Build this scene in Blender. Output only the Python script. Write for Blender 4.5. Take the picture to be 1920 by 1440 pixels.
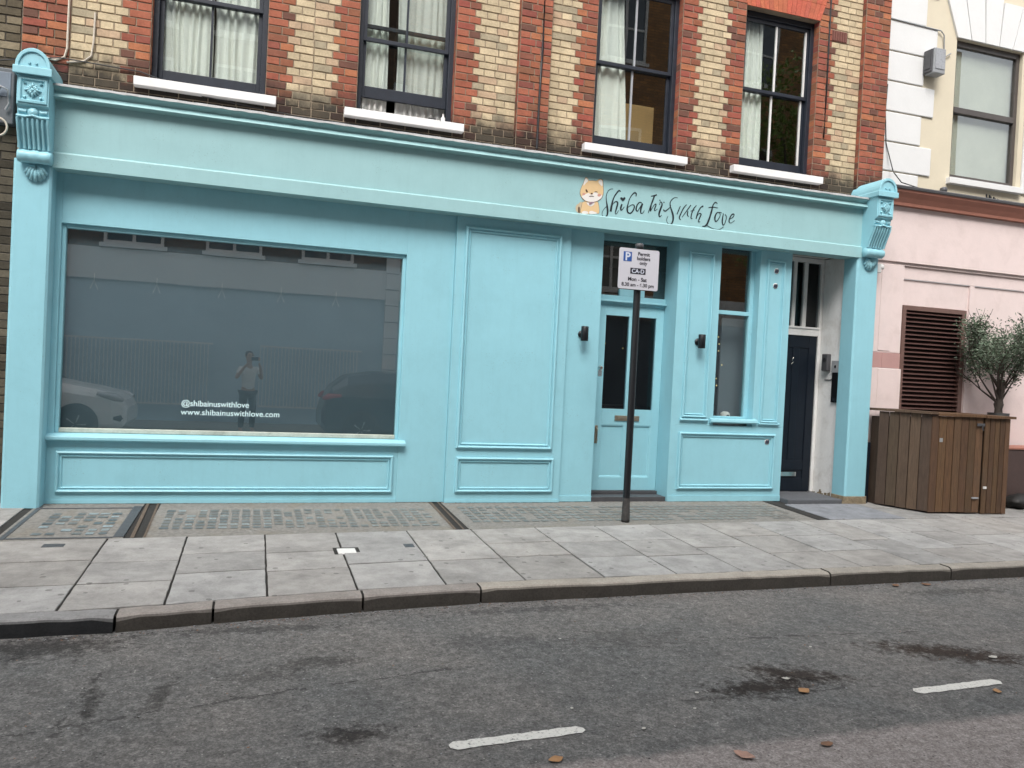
import bpy, bmesh, math, random
from mathutils import Vector, Matrix, noise as mnoise
R = math.radians
random.seed(7)
scene = bpy.context.scene
for o in list(bpy.data.objects):
    bpy.data.objects.remove(o)
COL = scene.collection

# ------------------------------------------------------------------ camera
cam_d = bpy.data.cameras.new('camera')
cam = bpy.data.objects.new('camera', cam_d)
COL.objects.link(cam)
scene.camera = cam
YAW, PITCH, ROLL, FPX = 0.3138, -0.01569, 0.04953, 1487.9
_f = Vector((math.sin(YAW), math.cos(YAW), 0)); _r = Vector((math.cos(YAW), -math.sin(YAW), 0)); _u = Vector((0, 0, 1))
_f2 = math.cos(PITCH)*_f + math.sin(PITCH)*_u
_u2 = -math.sin(PITCH)*_f + math.cos(PITCH)*_u
_r3 = math.cos(ROLL)*_r + math.sin(ROLL)*_u2
_u3 = -math.sin(ROLL)*_r + math.cos(ROLL)*_u2
_m = Matrix((_r3, _u3, -_f2)).transposed().to_4x4()
_m.translation = Vector((0, -8.66, 1.5))
cam.matrix_world = _m
cam_d.sensor_width = 36.0
cam_d.lens = 36.0*FPX/1920.0
cam_d.clip_start = 0.02
cam_d.clip_end = 500

# ------------------------------------------------------------------ world, sun, exposure
SUN_EL, SUN_AZ = R(51), R(203)      # azimuth clockwise from +y, high in front of the shop
world = bpy.data.worlds.new('World'); scene.world = world; world.use_nodes = True
wn = world.node_tree; wn.nodes.clear()
sky = wn.nodes.new('ShaderNodeTexSky'); sky.sky_type = 'NISHITA'; sky.sun_disc = False
sky.sun_elevation = SUN_EL; sky.sun_rotation = SUN_AZ
sky.air_density = 1.0; sky.dust_density = 3.0; sky.ozone_density = 1.0
hsv = wn.nodes.new('ShaderNodeHueSaturation'); hsv.inputs['Saturation'].default_value = 0.24
bgn = wn.nodes.new('ShaderNodeBackground'); bgn.inputs[1].default_value = 0.15
wo = wn.nodes.new('ShaderNodeOutputWorld')
wn.links.new(sky.outputs[0], hsv.inputs['Color']); wn.links.new(hsv.outputs[0], bgn.inputs[0]); wn.links.new(bgn.outputs[0], wo.inputs[0])
sd = bpy.data.lights.new('sun', 'SUN'); sd.energy = 1.15; sd.angle = R(30); sd.color = (1.0, 0.965, 0.92)
sun = bpy.data.objects.new('sun', sd); COL.objects.link(sun)
_d = Vector((math.sin(SUN_AZ)*math.cos(SUN_EL), math.cos(SUN_AZ)*math.cos(SUN_EL), math.sin(SUN_EL)))
sun.rotation_euler = (-_d).to_track_quat('-Z', 'Y').to_euler(); sun.location = (0, -6, 20)
scene.view_settings.view_transform = 'Standard'; scene.view_settings.look = 'None'
scene.view_settings.gamma = 1.0; scene.view_settings.exposure = 1.14
try:
    scene.cycles.max_bounces = 8; scene.cycles.transparent_max_bounces = 12
except Exception: pass

# ------------------------------------------------------------------ helpers
class MB:
    def __init__(s): s.v=[]; s.f=[]; s.m=[]; s.c=[]; s.smooth=[]
    def add(s, vs, fs, mi=0, col=None, sm=False):
        n=len(s.v); s.v += [tuple(v) for v in vs]
        for f in fs:
            s.f.append(tuple(n+i for i in f)); s.m.append(mi); s.c.append(col); s.smooth.append(sm)
        return s
    def box(s, x0,x1,y0,y1,z0,z1, mi=0, col=None):
        return s.add([(x0,y0,z0),(x1,y0,z0),(x1,y1,z0),(x0,y1,z0),(x0,y0,z1),(x1,y0,z1),(x1,y1,z1),(x0,y1,z1)],
            [(0,3,2,1),(4,5,6,7),(0,1,5,4),(1,2,6,5),(2,3,7,6),(3,0,4,7)], mi, col)
    def prism(s, pts, axis, a, b, mi=0, col=None, sm=False):
        n=len(pts)
        def P(p,t):
            return {'x':(t,p[0],p[1]),'y':(p[0],t,p[1]),'z':(p[0],p[1],t)}[axis]
        vs=[P(p,a) for p in pts]+[P(p,b) for p in pts]
        s.add(vs, [(i,(i+1)%n,n+(i+1)%n,n+i) for i in range(n)], mi, col, sm)
        s.add(vs, [tuple(range(n-1,-1,-1)), tuple(range(n,2*n))], mi, col)
        return s
    def tube(s, pts, r, seg=8, mi=0, sm=True, rs=None):
        pts=[Vector(p) for p in pts]; n=len(pts); rings=[]
        up=Vector((0,0,1))
        for i,p in enumerate(pts):
            d=(pts[min(i+1,n-1)]-pts[max(i-1,0)]).normalized()
            a=d.cross(up)
            if a.length<1e-3: a=d.cross(Vector((1,0,0)))
            a.normalize(); b=a.cross(d).normalized()
            rr=rs[i] if rs else r
            rings.append([p+rr*(math.cos(2*math.pi*k/seg)*a+math.sin(2*math.pi*k/seg)*b) for k in range(seg)])
        vs=[v for R_ in rings for v in R_]; fs=[]
        for i in range(n-1):
            for k in range(seg):
                k2=(k+1)%seg; fs.append((i*seg+k,i*seg+k2,(i+1)*seg+k2,(i+1)*seg+k))
        s.add(vs,fs,mi,None,sm)
        s.add(vs,[tuple(range(seg)),tuple(range((n-1)*seg+seg-1,(n-1)*seg-1,-1))],mi)
        return s
    def lathe(s, prof, cx,cy, seg=20, mi=0, axis='z', cz=0):
        vs=[];n=len(prof)
        for (r,h) in prof:
            for k in range(seg):
                a=2*math.pi*k/seg; u,w=r*math.cos(a),r*math.sin(a)
                vs.append((cx+u,cy+w,cz+h) if axis=='z' else (cx+u,cy+h,cz+w) if axis=='y' else (cx+h,cy+u,cz+w))
        fs=[(i*seg+k,i*seg+(k+1)%seg,(i+1)*seg+(k+1)%seg,(i+1)*seg+k) for i in range(n-1) for k in range(seg)]
        s.add(vs,fs,mi,None,True)
        s.add(vs,[tuple(range(seg)),tuple(range((n-1)*seg,n*seg))],mi)
        return s
    def mould(s, x0,x1,z0,z1,y, prof, mi=0):
        """picture-frame moulding on a wall plane: prof = list of (inward offset, proud distance)"""
        loops=[[(x0+i,y-p,z0+i),(x1-i,y-p,z0+i),(x1-i,y-p,z1-i),(x0+i,y-p,z1-i)] for i,p in prof]
        vs=[v for L in loops for v in L]
        fs=[(k*4+j,k*4+(j+1)%4,(k+1)*4+(j+1)%4,(k+1)*4+j) for k in range(len(prof)-1) for j in range(4)]
        return s.add(vs,fs,mi)
    def build(s, name, mats, parent=None, bevel=0, loc=None, smooth=None, label=None, subsurf=0, solid=0, seg=2):
        me=bpy.data.meshes.new(name)
        off=Vector((0,0,0))
        if parent is not None:
            p=parent
            while p is not None: off+=p.location; p=p.parent
        elif loc is not None: off=Vector(loc)
        me.from_pydata([tuple(Vector(v)-off) for v in s.v],[],s.f)
        if not isinstance(mats,(list,tuple)): mats=[mats]
        for m in mats: me.materials.append(m)
        me.polygons.foreach_set('material_index',s.m)
        me.polygons.foreach_set('use_smooth',s.smooth if smooth is None else [smooth]*len(s.f))
        if any(c is not None for c in s.c):
            at=me.color_attributes.new('Col','FLOAT_COLOR','CORNER')
            data=[]
            for pl,c in zip(me.polygons,s.c):
                c=c or (0.3,0.3,0.3)
                data += [c[0],c[1],c[2],1.0]*pl.loop_total
            at.data.foreach_set('color',data)
        me.update()
        bm=bmesh.new(); bm.from_mesh(me); bmesh.ops.recalc_face_normals(bm,faces=bm.faces); bm.to_mesh(me); bm.free()
        o=bpy.data.objects.new(name,me); COL.objects.link(o)
        if parent is not None: o.parent=parent
        elif loc is not None: o.location=loc
        if solid:
            m=o.modifiers.new('solid','SOLIDIFY'); m.thickness=solid
        if bevel:
            m=o.modifiers.new('bevel','BEVEL'); m.width=bevel; m.segments=seg; m.limit_method='ANGLE'; m.angle_limit=R(40)
        if subsurf:
            m=o.modifiers.new('sub','SUBSURF'); m.levels=subsurf; m.render_levels=subsurf
        if label: o['label']=label
        return o
def tag(o,label,cat,group=None,kind=None):
    if label: o['label']=label
    if cat: o['category']=cat
    if group: o['group']=group
    if kind: o['kind']=kind
    return o
def thing(name,label,cat,loc=(0,0,0),group=None,kind=None):
    o=bpy.data.objects.new(name,None); COL.objects.link(o); o.location=loc; o.empty_display_size=.1
    return tag(o,label,cat,group,kind)
def copy_tree(o,parent=None):
    c=o.copy(); COL.objects.link(c)
    if parent is not None: c.parent=parent
    for ch in list(o.children): copy_tree(ch,c)
    return c
def struct(o): o['kind']='structure'; return o
def text_obj(name, txt, size, loc, rot, mat, parent, align='LEFT', spacing=1.0, ext=0.0006, bold=0.0):
    cu=bpy.data.curves.new(name,'FONT'); cu.body=txt; cu.size=size; cu.align_x=align; cu.extrude=ext; cu.space_character=spacing; cu.offset=bold
    t=bpy.data.objects.new(name+'_c',cu); COL.objects.link(t)
    dg=bpy.context.evaluated_depsgraph_get()
    me=bpy.data.meshes.new_from_object(t.evaluated_get(dg)); bpy.data.objects.remove(t); bpy.data.curves.remove(cu)
    me.name=name; me.materials.clear(); me.materials.append(mat)
    o=bpy.data.objects.new(name,me); COL.objects.link(o)
    off=Vector((0,0,0)); p=parent
    while p is not None: off+=p.location; p=p.parent
    o.parent=parent; o.location=Vector(loc)-off; o.rotation_euler=rot
    return o

# ------------------------------------------------------------------ materials
MATS={}
def newmat(name):
    m=bpy.data.materials.new(name); m.use_nodes=True; nt=m.node_tree; nt.nodes.clear()
    out=nt.nodes.new('ShaderNodeOutputMaterial'); b=nt.nodes.new('ShaderNodeBsdfPrincipled'); nt.links.new(b.outputs[0],out.inputs[0])
    MATS[name]=m
    return m,nt,b
def N(nt,t,**kw):
    n=nt.nodes.new(t)
    for k,v in kw.items(): setattr(n,k,v)
    return n
def coords(nt): return N(nt,'ShaderNodeNewGeometry').outputs['Position']
def objco(nt): return N(nt,'ShaderNodeTexCoord').outputs['Object']
def nz(nt,co,scale,detail=4,rough=.55,dist=0,vec=None):
    n=N(nt,'ShaderNodeTexNoise'); n.inputs['Scale'].default_value=scale; n.inputs['Detail'].default_value=detail
    n.inputs['Roughness'].default_value=rough; n.inputs['Distortion'].default_value=dist
    if vec:
        mp=N(nt,'ShaderNodeMapping'); mp.inputs['Scale'].default_value=vec; nt.links.new(co,mp.inputs[0]); co=mp.outputs[0]
    nt.links.new(co,n.inputs['Vector']); return n.outputs['Fac']
def ramp(nt,fac,stops):
    r=N(nt,'ShaderNodeValToRGB'); e=r.color_ramp.elements
    while len(e)<len(stops): e.new(.5)
    for i,(p,c) in enumerate(stops):
        e[i].position=p; e[i].color=(c,c,c,1) if not isinstance(c,(tuple,list)) else (*c,1)
    nt.links.new(fac,r.inputs[0]); return r.outputs[0]
def mixc(nt,fac,a,b,mode='MIX'):
    n=N(nt,'ShaderNodeMix',data_type='RGBA',blend_type=mode)
    for s,v in ((0,fac),(6,a),(7,b)):
        if isinstance(v,(int,float)): n.inputs[s].default_value=v
        elif isinstance(v,(tuple,list)): n.inputs[s].default_value=(*v,1)
        else: nt.links.new(v,n.inputs[s])
    return n.outputs[2]
def mth(nt,op,a,b=0,c=None,clamp=False):
    n=N(nt,'ShaderNodeMath',operation=op,use_clamp=clamp)
    for i,v in enumerate((a,b,c)):
        if v is None: continue
        if isinstance(v,(int,float)): n.inputs[i].default_value=v
        else: nt.links.new(v,n.inputs[i])
    return n.outputs[0]
def bump(nt,b,h,strength=.3,dist=.01):
    n=N(nt,'ShaderNodeBump'); n.inputs['Strength'].default_value=strength; n.inputs['Distance'].default_value=dist
    nt.links.new(h,n.inputs['Height']); nt.links.new(n.outputs[0],b.inputs['Normal'])
def mat(name,col,rough=.6,var=.12,scale=6,bumps=.15,bscale=60,metal=0,spec=.5,dirt=None,dirtamt=.4,vec=None,bdist=.004):
    m,nt,b=newmat(name); co=coords(nt)
    n1=nz(nt,co,scale,5,.6,vec=vec); n2=nz(nt,co,scale*7,3,.6,vec=vec)
    k=mth(nt,'ADD',mth(nt,'MULTIPLY',n1,.65),mth(nt,'MULTIPLY',n2,.35))
    c=ramp(nt,k,[(.3,tuple(v*(1-var) for v in col)),(.7,tuple(min(1,v*(1+var)) for v in col))])
    if dirt:
        dm=ramp(nt,nz(nt,co,2.3,8,.7,.4),[(.5,0),(.78,dirtamt)])
        c=mixc(nt,dm,c,dirt)
    if name.startswith('teal_paint'):
        dr=ramp(nt,nz(nt,co,5,6,.75,.2,vec=(3.2,3.2,.28)),[(.50,1.01),(.66,.98),(.80,.94)]); c=mixc(nt,1.0,c,dr,'MULTIPLY')
        ch=mth(nt,'GREATER_THAN',nz(nt,co,34,6,.8),.715); c=mixc(nt,mth(nt,'MULTIPLY',ch,.55),c,(.12,.20,.21))
        sp=mth(nt,'MULTIPLY',mth(nt,'GREATER_THAN',nz(nt,co,3.3,3,.6),.58),mth(nt,'GREATER_THAN',nz(nt,co,75,3,.6),.64)); c=mixc(nt,mth(nt,'MULTIPLY',sp,.30),c,(.16,.19,.17))
    nt.links.new(c,b.inputs['Base Color'])
    rr=ramp(nt,n2,[(.3,max(0,rough-.08)),(.7,min(1,rough+.08))]); nt.links.new(rr,b.inputs['Roughness'])
    b.inputs['Metallic'].default_value=metal; b.inputs['Specular IOR Level'].default_value=spec
    if bumps: bump(nt,b,nz(nt,co,bscale,4,.6,vec=vec),bumps,bdist)
    return m
def mat_attr(name,rough=.85,var=.25,scale=45,bumps=.6,soot_shade=False,gum=False):
    m,nt,b=newmat(name); co=coords(nt)
    a=N(nt,'ShaderNodeAttribute'); a.attribute_name='Col'
    n1=nz(nt,co,scale,6,.7); n2=nz(nt,co,7,5,.6)
    k=ramp(nt,n1,[(.25,1-var),(.75,1+var*.55)])
    c=mixc(nt,1.0,a.outputs['Color'],k,'MULTIPLY')
    k2=ramp(nt,n2,[(.35,.86),(.65,1.08)]); c=mixc(nt,1.0,c,k2,'MULTIPLY')
    if gum:
        st=ramp(nt,nz(nt,co,2.2,8,.72,.5),[(.44,1.03),(.58,.86),(.72,.66)]); c=mixc(nt,1.0,c,st,'MULTIPLY')
        v=N(nt,'ShaderNodeTexVoronoi'); v.inputs['Scale'].default_value=9; nt.links.new(co,v.inputs['Vector'])
        sc=N(nt,'ShaderNodeSeparateColor'); nt.links.new(v.outputs['Color'],sc.inputs[0])
        k5=mth(nt,'MULTIPLY',mth(nt,'LESS_THAN',mth(nt,'ADD',v.outputs['Distance'],mth(nt,'MULTIPLY',n1,.15)),.26),mth(nt,'GREATER_THAN',sc.outputs[0],.72))
        c=mixc(nt,mth(nt,'MULTIPLY',k5,.55),c,(.10,.098,.092))
        k6=mth(nt,'GREATER_THAN',nz(nt,co,60,2,.5),.72); c=mixc(nt,mth(nt,'MULTIPLY',k6,.5),c,(.09,.085,.08))
    if soot_shade:  # low brick courses darkened: soot together with painted shadow of the sills
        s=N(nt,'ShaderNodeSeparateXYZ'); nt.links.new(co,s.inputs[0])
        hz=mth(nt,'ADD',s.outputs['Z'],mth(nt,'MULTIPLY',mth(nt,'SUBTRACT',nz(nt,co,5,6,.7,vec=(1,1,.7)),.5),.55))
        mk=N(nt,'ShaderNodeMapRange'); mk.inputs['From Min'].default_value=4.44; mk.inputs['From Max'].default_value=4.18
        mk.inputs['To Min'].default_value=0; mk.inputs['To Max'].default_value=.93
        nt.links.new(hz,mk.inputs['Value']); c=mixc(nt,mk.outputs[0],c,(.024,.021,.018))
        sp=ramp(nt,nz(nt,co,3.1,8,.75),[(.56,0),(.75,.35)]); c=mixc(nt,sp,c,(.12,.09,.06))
    nt.links.new(c,b.inputs['Base Color']); b.inputs['Roughness'].default_value=rough; b.inputs['Specular IOR Level'].default_value=.25
    bump(nt,b,n1,bumps,.006)
    return m

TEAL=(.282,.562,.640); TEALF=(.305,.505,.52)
M_teal=mat('teal_paint',TEAL,.45,.05,1.4,.22,24,dirt=(.17,.36,.40),dirtamt=.18)
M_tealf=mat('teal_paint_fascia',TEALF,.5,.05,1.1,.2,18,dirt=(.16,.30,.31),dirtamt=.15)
M_lead=mat('lead_flashing',(.42,.42,.42),.6,.25,8,.4,30)
M_brick=mat_attr('brick_faces',soot_shade=True)
M_mortar=mat('mortar',(.27,.215,.155),.95,.3,9,.6,80,dirt=(.05,.045,.035),dirtamt=.6)
M_slab=mat_attr('paving_stone',.85,.16,70,.3,gum=True)
M_joint=mat('joint_dirt',(.028,.025,.022),.95,.3,20,.4,80)
M_navy=mat('dark_window_paint',(.018,.023,.034),.4,.25,8,.15,40)
M_whitep=mat('white_paint',(.72,.71,.69),.5,.06,5,.15,50,dirt=(.38,.34,.28),dirtamt=.35)
M_sill=mat('sill_white_paint',(.76,.75,.74),.55,.04,8,.2,50,dirt=(.45,.42,.38),dirtamt=.3)
M_greyp=mat('grey_sash_paint',(.35,.36,.38),.5,.1,8,.1,50)
M_curtain=mat('curtain_cloth',(.88,.87,.82),.9,.06,30,.2,300)
M_lace=mat('lace_cloth',(.72,.71,.67),.9,.10,22,.2,300)
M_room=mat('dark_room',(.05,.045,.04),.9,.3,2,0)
M_black=mat('black_gloss_paint',(.007,.011,.018),.42,.2,6,.03,12,spec=.3)
M_blackm=mat('black_metal',(.007,.008,.010),.42,.25,14,.2,60,metal=.2)
M_whitewall=mat('white_lobby_render',(.82,.81,.79),.8,.07,3,.4,40,dirt=(.30,.25,.19),dirtamt=.5)
M_chrome=mat('chrome',(.72,.70,.66),.18,.05,10,0,metal=1)
M_brass=mat('aged_brass',(.40,.34,.26),.35,.15,12,.1,60,metal=.8)
M_grey=mat('grey_plastic',(.28,.29,.30),.55,.1,10,.1,60)
M_dgrey=mat('dark_grey_metal',(.07,.07,.075),.5,.2,10,.15,60)
M_cable=mat('black_cable',(.02,.02,.022),.5,.1,10,0)
M_cablew=mat('pale_cable',(.52,.46,.38),.6,.15,10,0)
M_putty=mat('old_putty',(.47,.50,.44),.8,.25,9,.5,60,dirt=(.12,.12,.08),dirtamt=.7)
M_blind=mat('blue_grey_blind',(.125,.178,.22),.75,.05,2,0)
M_tan=mat('tan_board',(.50,.31,.13),.7,.08,3,.1,30)
M_cream=mat('cream_render',(.62,.555,.425),.85,.04,3,.3,45,dirt=(.55,.47,.36),dirtamt=.35)
M_quoin=mat('white_quoin_paint',(.68,.68,.67),.75,.03,4,.35,35,dirt=(.60,.60,.58),dirtamt=.3)
M_pink=mat('pink_render',(.715,.595,.57),.75,.05,2,.35,35,dirt=(.50,.40,.37),dirtamt=.5)
M_rose=mat('rose_band',(.46,.27,.25),.7,.06,4,.2,40)
M_terra=mat('terracotta_paint',(.36,.15,.105),.6,.12,5,.2,40)
M_maroon=mat('maroon_louvre',(.085,.042,.036),.5,.2,6,.2,60)
M_frame=mat('bronze_window_frame',(.075,.065,.06),.4,.15,8,.1,60)
M_sticker=mat('dark_sticker',(.03,.035,.06),.4,.1,9,0)
M_leaf=mat('olive_leaf',(.085,.125,.075),.55,.35,14,0)
M_leaf2=mat('olive_leaf_pale',(.17,.21,.15),.6,.3,14,0)
M_bark=mat('bark',(.07,.055,.045),.9,.3,20,.8,60,bdist=.01)
M_soil=mat('black_pot',(.015,.014,.013),.6,.3,10,.2,50)
M_stone=mat('worn_kerb_base',(.25,.20,.13),.95,.5,18,1.0,40,bdist=.02)
M_step=mat('grey_step_stone',(.10,.105,.115),.75,.2,6,.3,60)
M_metalw=mat('white_cover_plate',(.78,.77,.74),.5,.06,20,.2,60)
M_skin=mat('skin',(.45,.27,.20),.55,.05,20,.1,80)
M_hair=mat('dark_hair',(.02,.014,.01),.6,.2,60,.4,120)
M_tee=mat('white_shirt_cloth',(.72,.72,.70),.9,.05,20,.3,120)
M_trou=mat('dark_trouser_cloth',(.04,.042,.05),.9,.1,20,.3,120)
M_carw=mat('white_car_paint',(.78,.78,.77),.18,.02,4,0)
M_cark=mat('dark_car_paint',(.015,.017,.021),.15,.1,4,0)
M_tyre=mat('tyre_rubber',(.015,.015,.015),.85,.2,20,.3,80)
M_alloy=mat('alloy_rim',(.5,.5,.52),.3,.05,10,0,metal=.9)
M_lens=mat('lamp_lens',(.55,.56,.58),.1,.3,25,0,metal=.4)
M_red=mat('tail_lamp_red',(.45,.03,.03),.15,.1,10,0)
M_screen=mat('grey_screen_cloth',(.16,.19,.22),.75,.05,2,0)

def mat_glass(name,boost=1.5,tint=(.92,.95,.94),ior=1.5,rough=0.0,wave=0.0):
    m=bpy.data.materials.new(name); m.use_nodes=True; nt=m.node_tree; nt.nodes.clear()
    out=N(nt,'ShaderNodeOutputMaterial'); tr=N(nt,'ShaderNodeBsdfTransparent'); tr.inputs[0].default_value=(*tint,1)
    gl=N(nt,'ShaderNodeBsdfGlossy'); gl.inputs['Roughness'].default_value=rough; gl.inputs['Color'].default_value=(1,1,1,1)
    ge=N(nt,'ShaderNodeNewGeometry'); dt=N(nt,'ShaderNodeVectorMath',operation='DOT_PRODUCT')
    nt.links.new(ge.outputs['Incoming'],dt.inputs[0]); nt.links.new(ge.outputs['Normal'],dt.inputs[1])
    c_=mth(nt,'SUBTRACT',1.0,mth(nt,'ABSOLUTE',dt.outputs['Value']),clamp=True)
    k=mth(nt,'MULTIPLY',mth(nt,'ADD',.04,mth(nt,'MULTIPLY',.96,mth(nt,'POWER',c_,5))),boost,clamp=True)
    mx=N(nt,'ShaderNodeMixShader'); nt.links.new(k,mx.inputs[0]); nt.links.new(tr.outputs[0],mx.inputs[1]); nt.links.new(gl.outputs[0],mx.inputs[2]); nt.links.new(mx.outputs[0],out.inputs[0])
    if wave:
        n=N(nt,'ShaderNodeBump'); n.inputs['Strength'].default_value=wave; n.inputs['Distance'].default_value=.01
        nt.links.new(nz(nt,coords(nt),1.6,1,.4),n.inputs['Height']); nt.links.new(n.outputs[0],gl.inputs['Normal'])
    MATS[name]=m; return m
M_glass=mat_glass('shop_glass',2.1,wave=.02)
M_filmglass=mat_glass('filmed_shop_glass',4.0,wave=.03)
M_oldglass=mat_glass('old_sash_glass',2.2,wave=.10)
M_dglass=mat_glass('dark_door_glass',.7,(.7,.72,.74))
M_oglass=mat('opposite_window_glass',(.05,.065,.08),.06,.1,2,0,spec=1.0)

# wood planks, asphalt, strip
def mat_wood(name,c1,c2,vec):
    m,nt,b=newmat(name); co=coords(nt)
    a=N(nt,'ShaderNodeAttribute'); a.attribute_name='Col'
    n1=nz(nt,co,9,7,.7,.6,vec=vec); n2=nz(nt,co,1.7,5,.65)
    c=ramp(nt,n1,[(.3,c1),(.7,c2)])
    c=mixc(nt,1.0,c,a.outputs['Color'],'MULTIPLY')
    w=ramp(nt,n2,[(.5,0),(.75,.3)]); c=mixc(nt,w,c,(.10,.075,.055))
    nt.links.new(c,b.inputs['Base Color']); b.inputs['Roughness'].default_value=.75; bump(nt,b,n1,.5,.005)
    return m
M_wood=mat_wood('brown_planks',(.050,.026,.012),(.130,.070,.033),(9,9,.6))
M_woodg=mat_wood('weathered_planks',(.048,.029,.018),(.112,.074,.048),(9,9,.6))

def spot(nt,co,x,y,rx,ry,thr=.0,ns=9,amp=.9,rot=0):
    mp=N(nt,'ShaderNodeMapping'); mp.vector_type='TEXTURE'; mp.inputs['Location'].default_value=(x,y,0); mp.inputs['Scale'].default_value=(rx,ry,1); mp.inputs['Rotation'].default_value=(0,0,rot)
    nt.links.new(co,mp.inputs[0]); s=N(nt,'ShaderNodeSeparateXYZ'); nt.links.new(mp.outputs[0],s.inputs[0])
    d=mth(nt,'SQRT',mth(nt,'ADD',mth(nt,'MULTIPLY',s.outputs[0],s.outputs[0]),mth(nt,'MULTIPLY',s.outputs[1],s.outputs[1])))
    n=mth(nt,'MULTIPLY',mth(nt,'SUBTRACT',nz(nt,co,ns,7,.72),.5),amp*2)
    v=mth(nt,'SUBTRACT',1.0,mth(nt,'ADD',d,n))
    return mth(nt,'MULTIPLY',v,1.5,clamp=True)
def mat_asphalt():
    m,nt,b=newmat('asphalt'); co=coords(nt)
    f=nz(nt,co,95,4,.75); md=nz(nt,co,26,5,.75); lg=nz(nt,co,1.1,6,.6,.3); bl=nz(nt,co,5,6,.65)
    base=ramp(nt,mth(nt,'ADD',mth(nt,'MULTIPLY',f,.55),mth(nt,'MULTIPLY',md,.45)),[(.33,(.055,.053,.051)),(.50,(.148,.144,.139)),(.66,(.33,.32,.305))])
    base=mixc(nt,1.0,base,ramp(nt,lg,[(.3,(.80,.84,.86)),(.7,(1.16,1.13,1.10))]),'MULTIPLY')
    base=mixc(nt,1.0,base,ramp(nt,bl,[(.3,.86),(.7,1.10)]),'MULTIPLY')
    # paler pinkish carriageway beyond the parking bay
    s=N(nt,'ShaderNodeSeparateXYZ'); nt.links.new(co,s.inputs[0])
    yb=mth(nt,'ADD',s.outputs['Y'],mth(nt,'MULTIPLY',mth(nt,'SUBTRACT',nz(nt,co,6,5,.7),.5),.14))
    k=N(nt,'ShaderNodeMapRange'); k.inputs['From Min'].default_value=-5.43; k.inputs['From Max'].default_value=-5.50; nt.links.new(yb,k.inputs['Value'])
    pink=ramp(nt,mth(nt,'ADD',mth(nt,'MULTIPLY',f,.6),mth(nt,'MULTIPLY',md,.4)),[(.34,(.11,.098,.092)),(.50,(.265,.238,.225)),(.64,(.46,.425,.405))])
    base=mixc(nt,k.outputs[0],base,pink)
    # pale stones
    v=N(nt,'ShaderNodeTexVoronoi'); v.inputs['Scale'].default_value=55; nt.links.new(co,v.inputs['Vector'])
    sel=mth(nt,'GREATER_THAN',N(nt,'ShaderNodeSeparateColor').outputs[0],2) if False else None
    sc=N(nt,'ShaderNodeSeparateColor'); nt.links.new(v.outputs['Color'],sc.inputs[0])
    pk=mth(nt,'MULTIPLY',mth(nt,'LESS_THAN',v.outputs['Distance'],.26),mth(nt,'GREATER_THAN',sc.outputs[0],.955))
    base=mixc(nt,mth(nt,'MULTIPLY',pk,.75),base,(.42,.41,.38))
    pk2=mth(nt,'MULTIPLY',mth(nt,'LESS_THAN',v.outputs['Distance'],.33),mth(nt,'GREATER_THAN',sc.outputs[1],.93))
    base=mixc(nt,mth(nt,'MULTIPLY',pk2,.6),base,(.018,.018,.02))
    # oil and damp stains where the photograph has them
    for (x,y,rx,ry,st,cc,rot) in [(.50,-4.99,.22,.11,.80,(.022,.018,.017),0),(2.80,-4.88,.46,.15,.95,(.030,.023,.020),0),(3.15,-4.74,.38,.14,.9,(.032,.024,.02),-.5),
        (4.45,-4.62,.62,.20,.95,(.034,.024,.019),-.45),(-1.1,-3.55,.5,.24,.8,(.030,.029,.029),0),(.45,-4.05,.28,.12,.55,(.04,.038,.036),0),(.10,-4.2,.3,.12,.35,(.04,.04,.04),0),
        (5.9,-3.35,.7,.12,.5,(.03,.03,.03),0),(.1,-3.42,.7,.09,.55,(.035,.035,.036),0),(2.0,-3.28,.9,.08,.5,(.035,.036,.04),0),(1.5,-3.9,.5,.2,.3,(.04,.04,.045),0),(2.4,-4.0,.5,.25,.3,(.05,.045,.043),0),
        (-.70,-4.38,.05,.38,.65,(.028,.026,.025),.1),(-.38,-4.35,.06,.30,.55,(.028,.026,.025),-.2)]:
        base=mixc(nt,mth(nt,'MULTIPLY',spot(nt,co,x,y,rx,ry,rot=rot,ns=13,amp=1.5),st),base,mixc(nt,1.0,base,tuple(v*7 for v in cc),'MULTIPLY'))
    # crack lines
    def crack(x0,y0,x1,y1,w=.012):
        dx,dy=x1-x0,y1-y0; L=math.hypot(dx,dy); a=math.atan2(dy,dx)
        mp=N(nt,'ShaderNodeMapping'); mp.vector_type='TEXTURE'; mp.inputs['Location'].default_value=((x0+x1)/2,(y0+y1)/2,0); mp.inputs['Rotation'].default_value=(0,0,a)
        nt.links.new(co,mp.inputs[0]); q=N(nt,'ShaderNodeSeparateXYZ'); nt.links.new(mp.outputs[0],q.inputs[0])
        wob=mth(nt,'MULTIPLY',mth(nt,'SUBTRACT',nz(nt,co,7,6,.7),.5),.16)
        a1=mth(nt,'LESS_THAN',mth(nt,'ABSOLUTE',mth(nt,'ADD',q.outputs[1],wob)),mth(nt,'MULTIPLY',nz(nt,co,11,3,.6),w*2))
        a2=mth(nt,'LESS_THAN',mth(nt,'ABSOLUTE',q.outputs[0]),L/2)
        return mth(nt,'MULTIPLY',a1,a2)
    for c in [(-1.1,-4.72,.3,-4.42),(.3,-4.42,1.35,-4.25),(3.0,-4.1,4.6,-4.2),(2.2,-4.95,3.3,-4.98),(-.72,-4.0,-.8,-4.75)]:
        base=mixc(nt,mth(nt,'MULTIPLY',mth(nt,'MULTIPLY',crack(*c),mth(nt,'GREATER_THAN',nz(nt,co,9,4,.7),.48)),.6),base,(.03,.029,.028))
    nt.links.new(base,b.inputs['Base Color']); b.inputs['Roughness'].default_value=.88; b.inputs['Specular IOR Level'].default_value=.25
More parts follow.
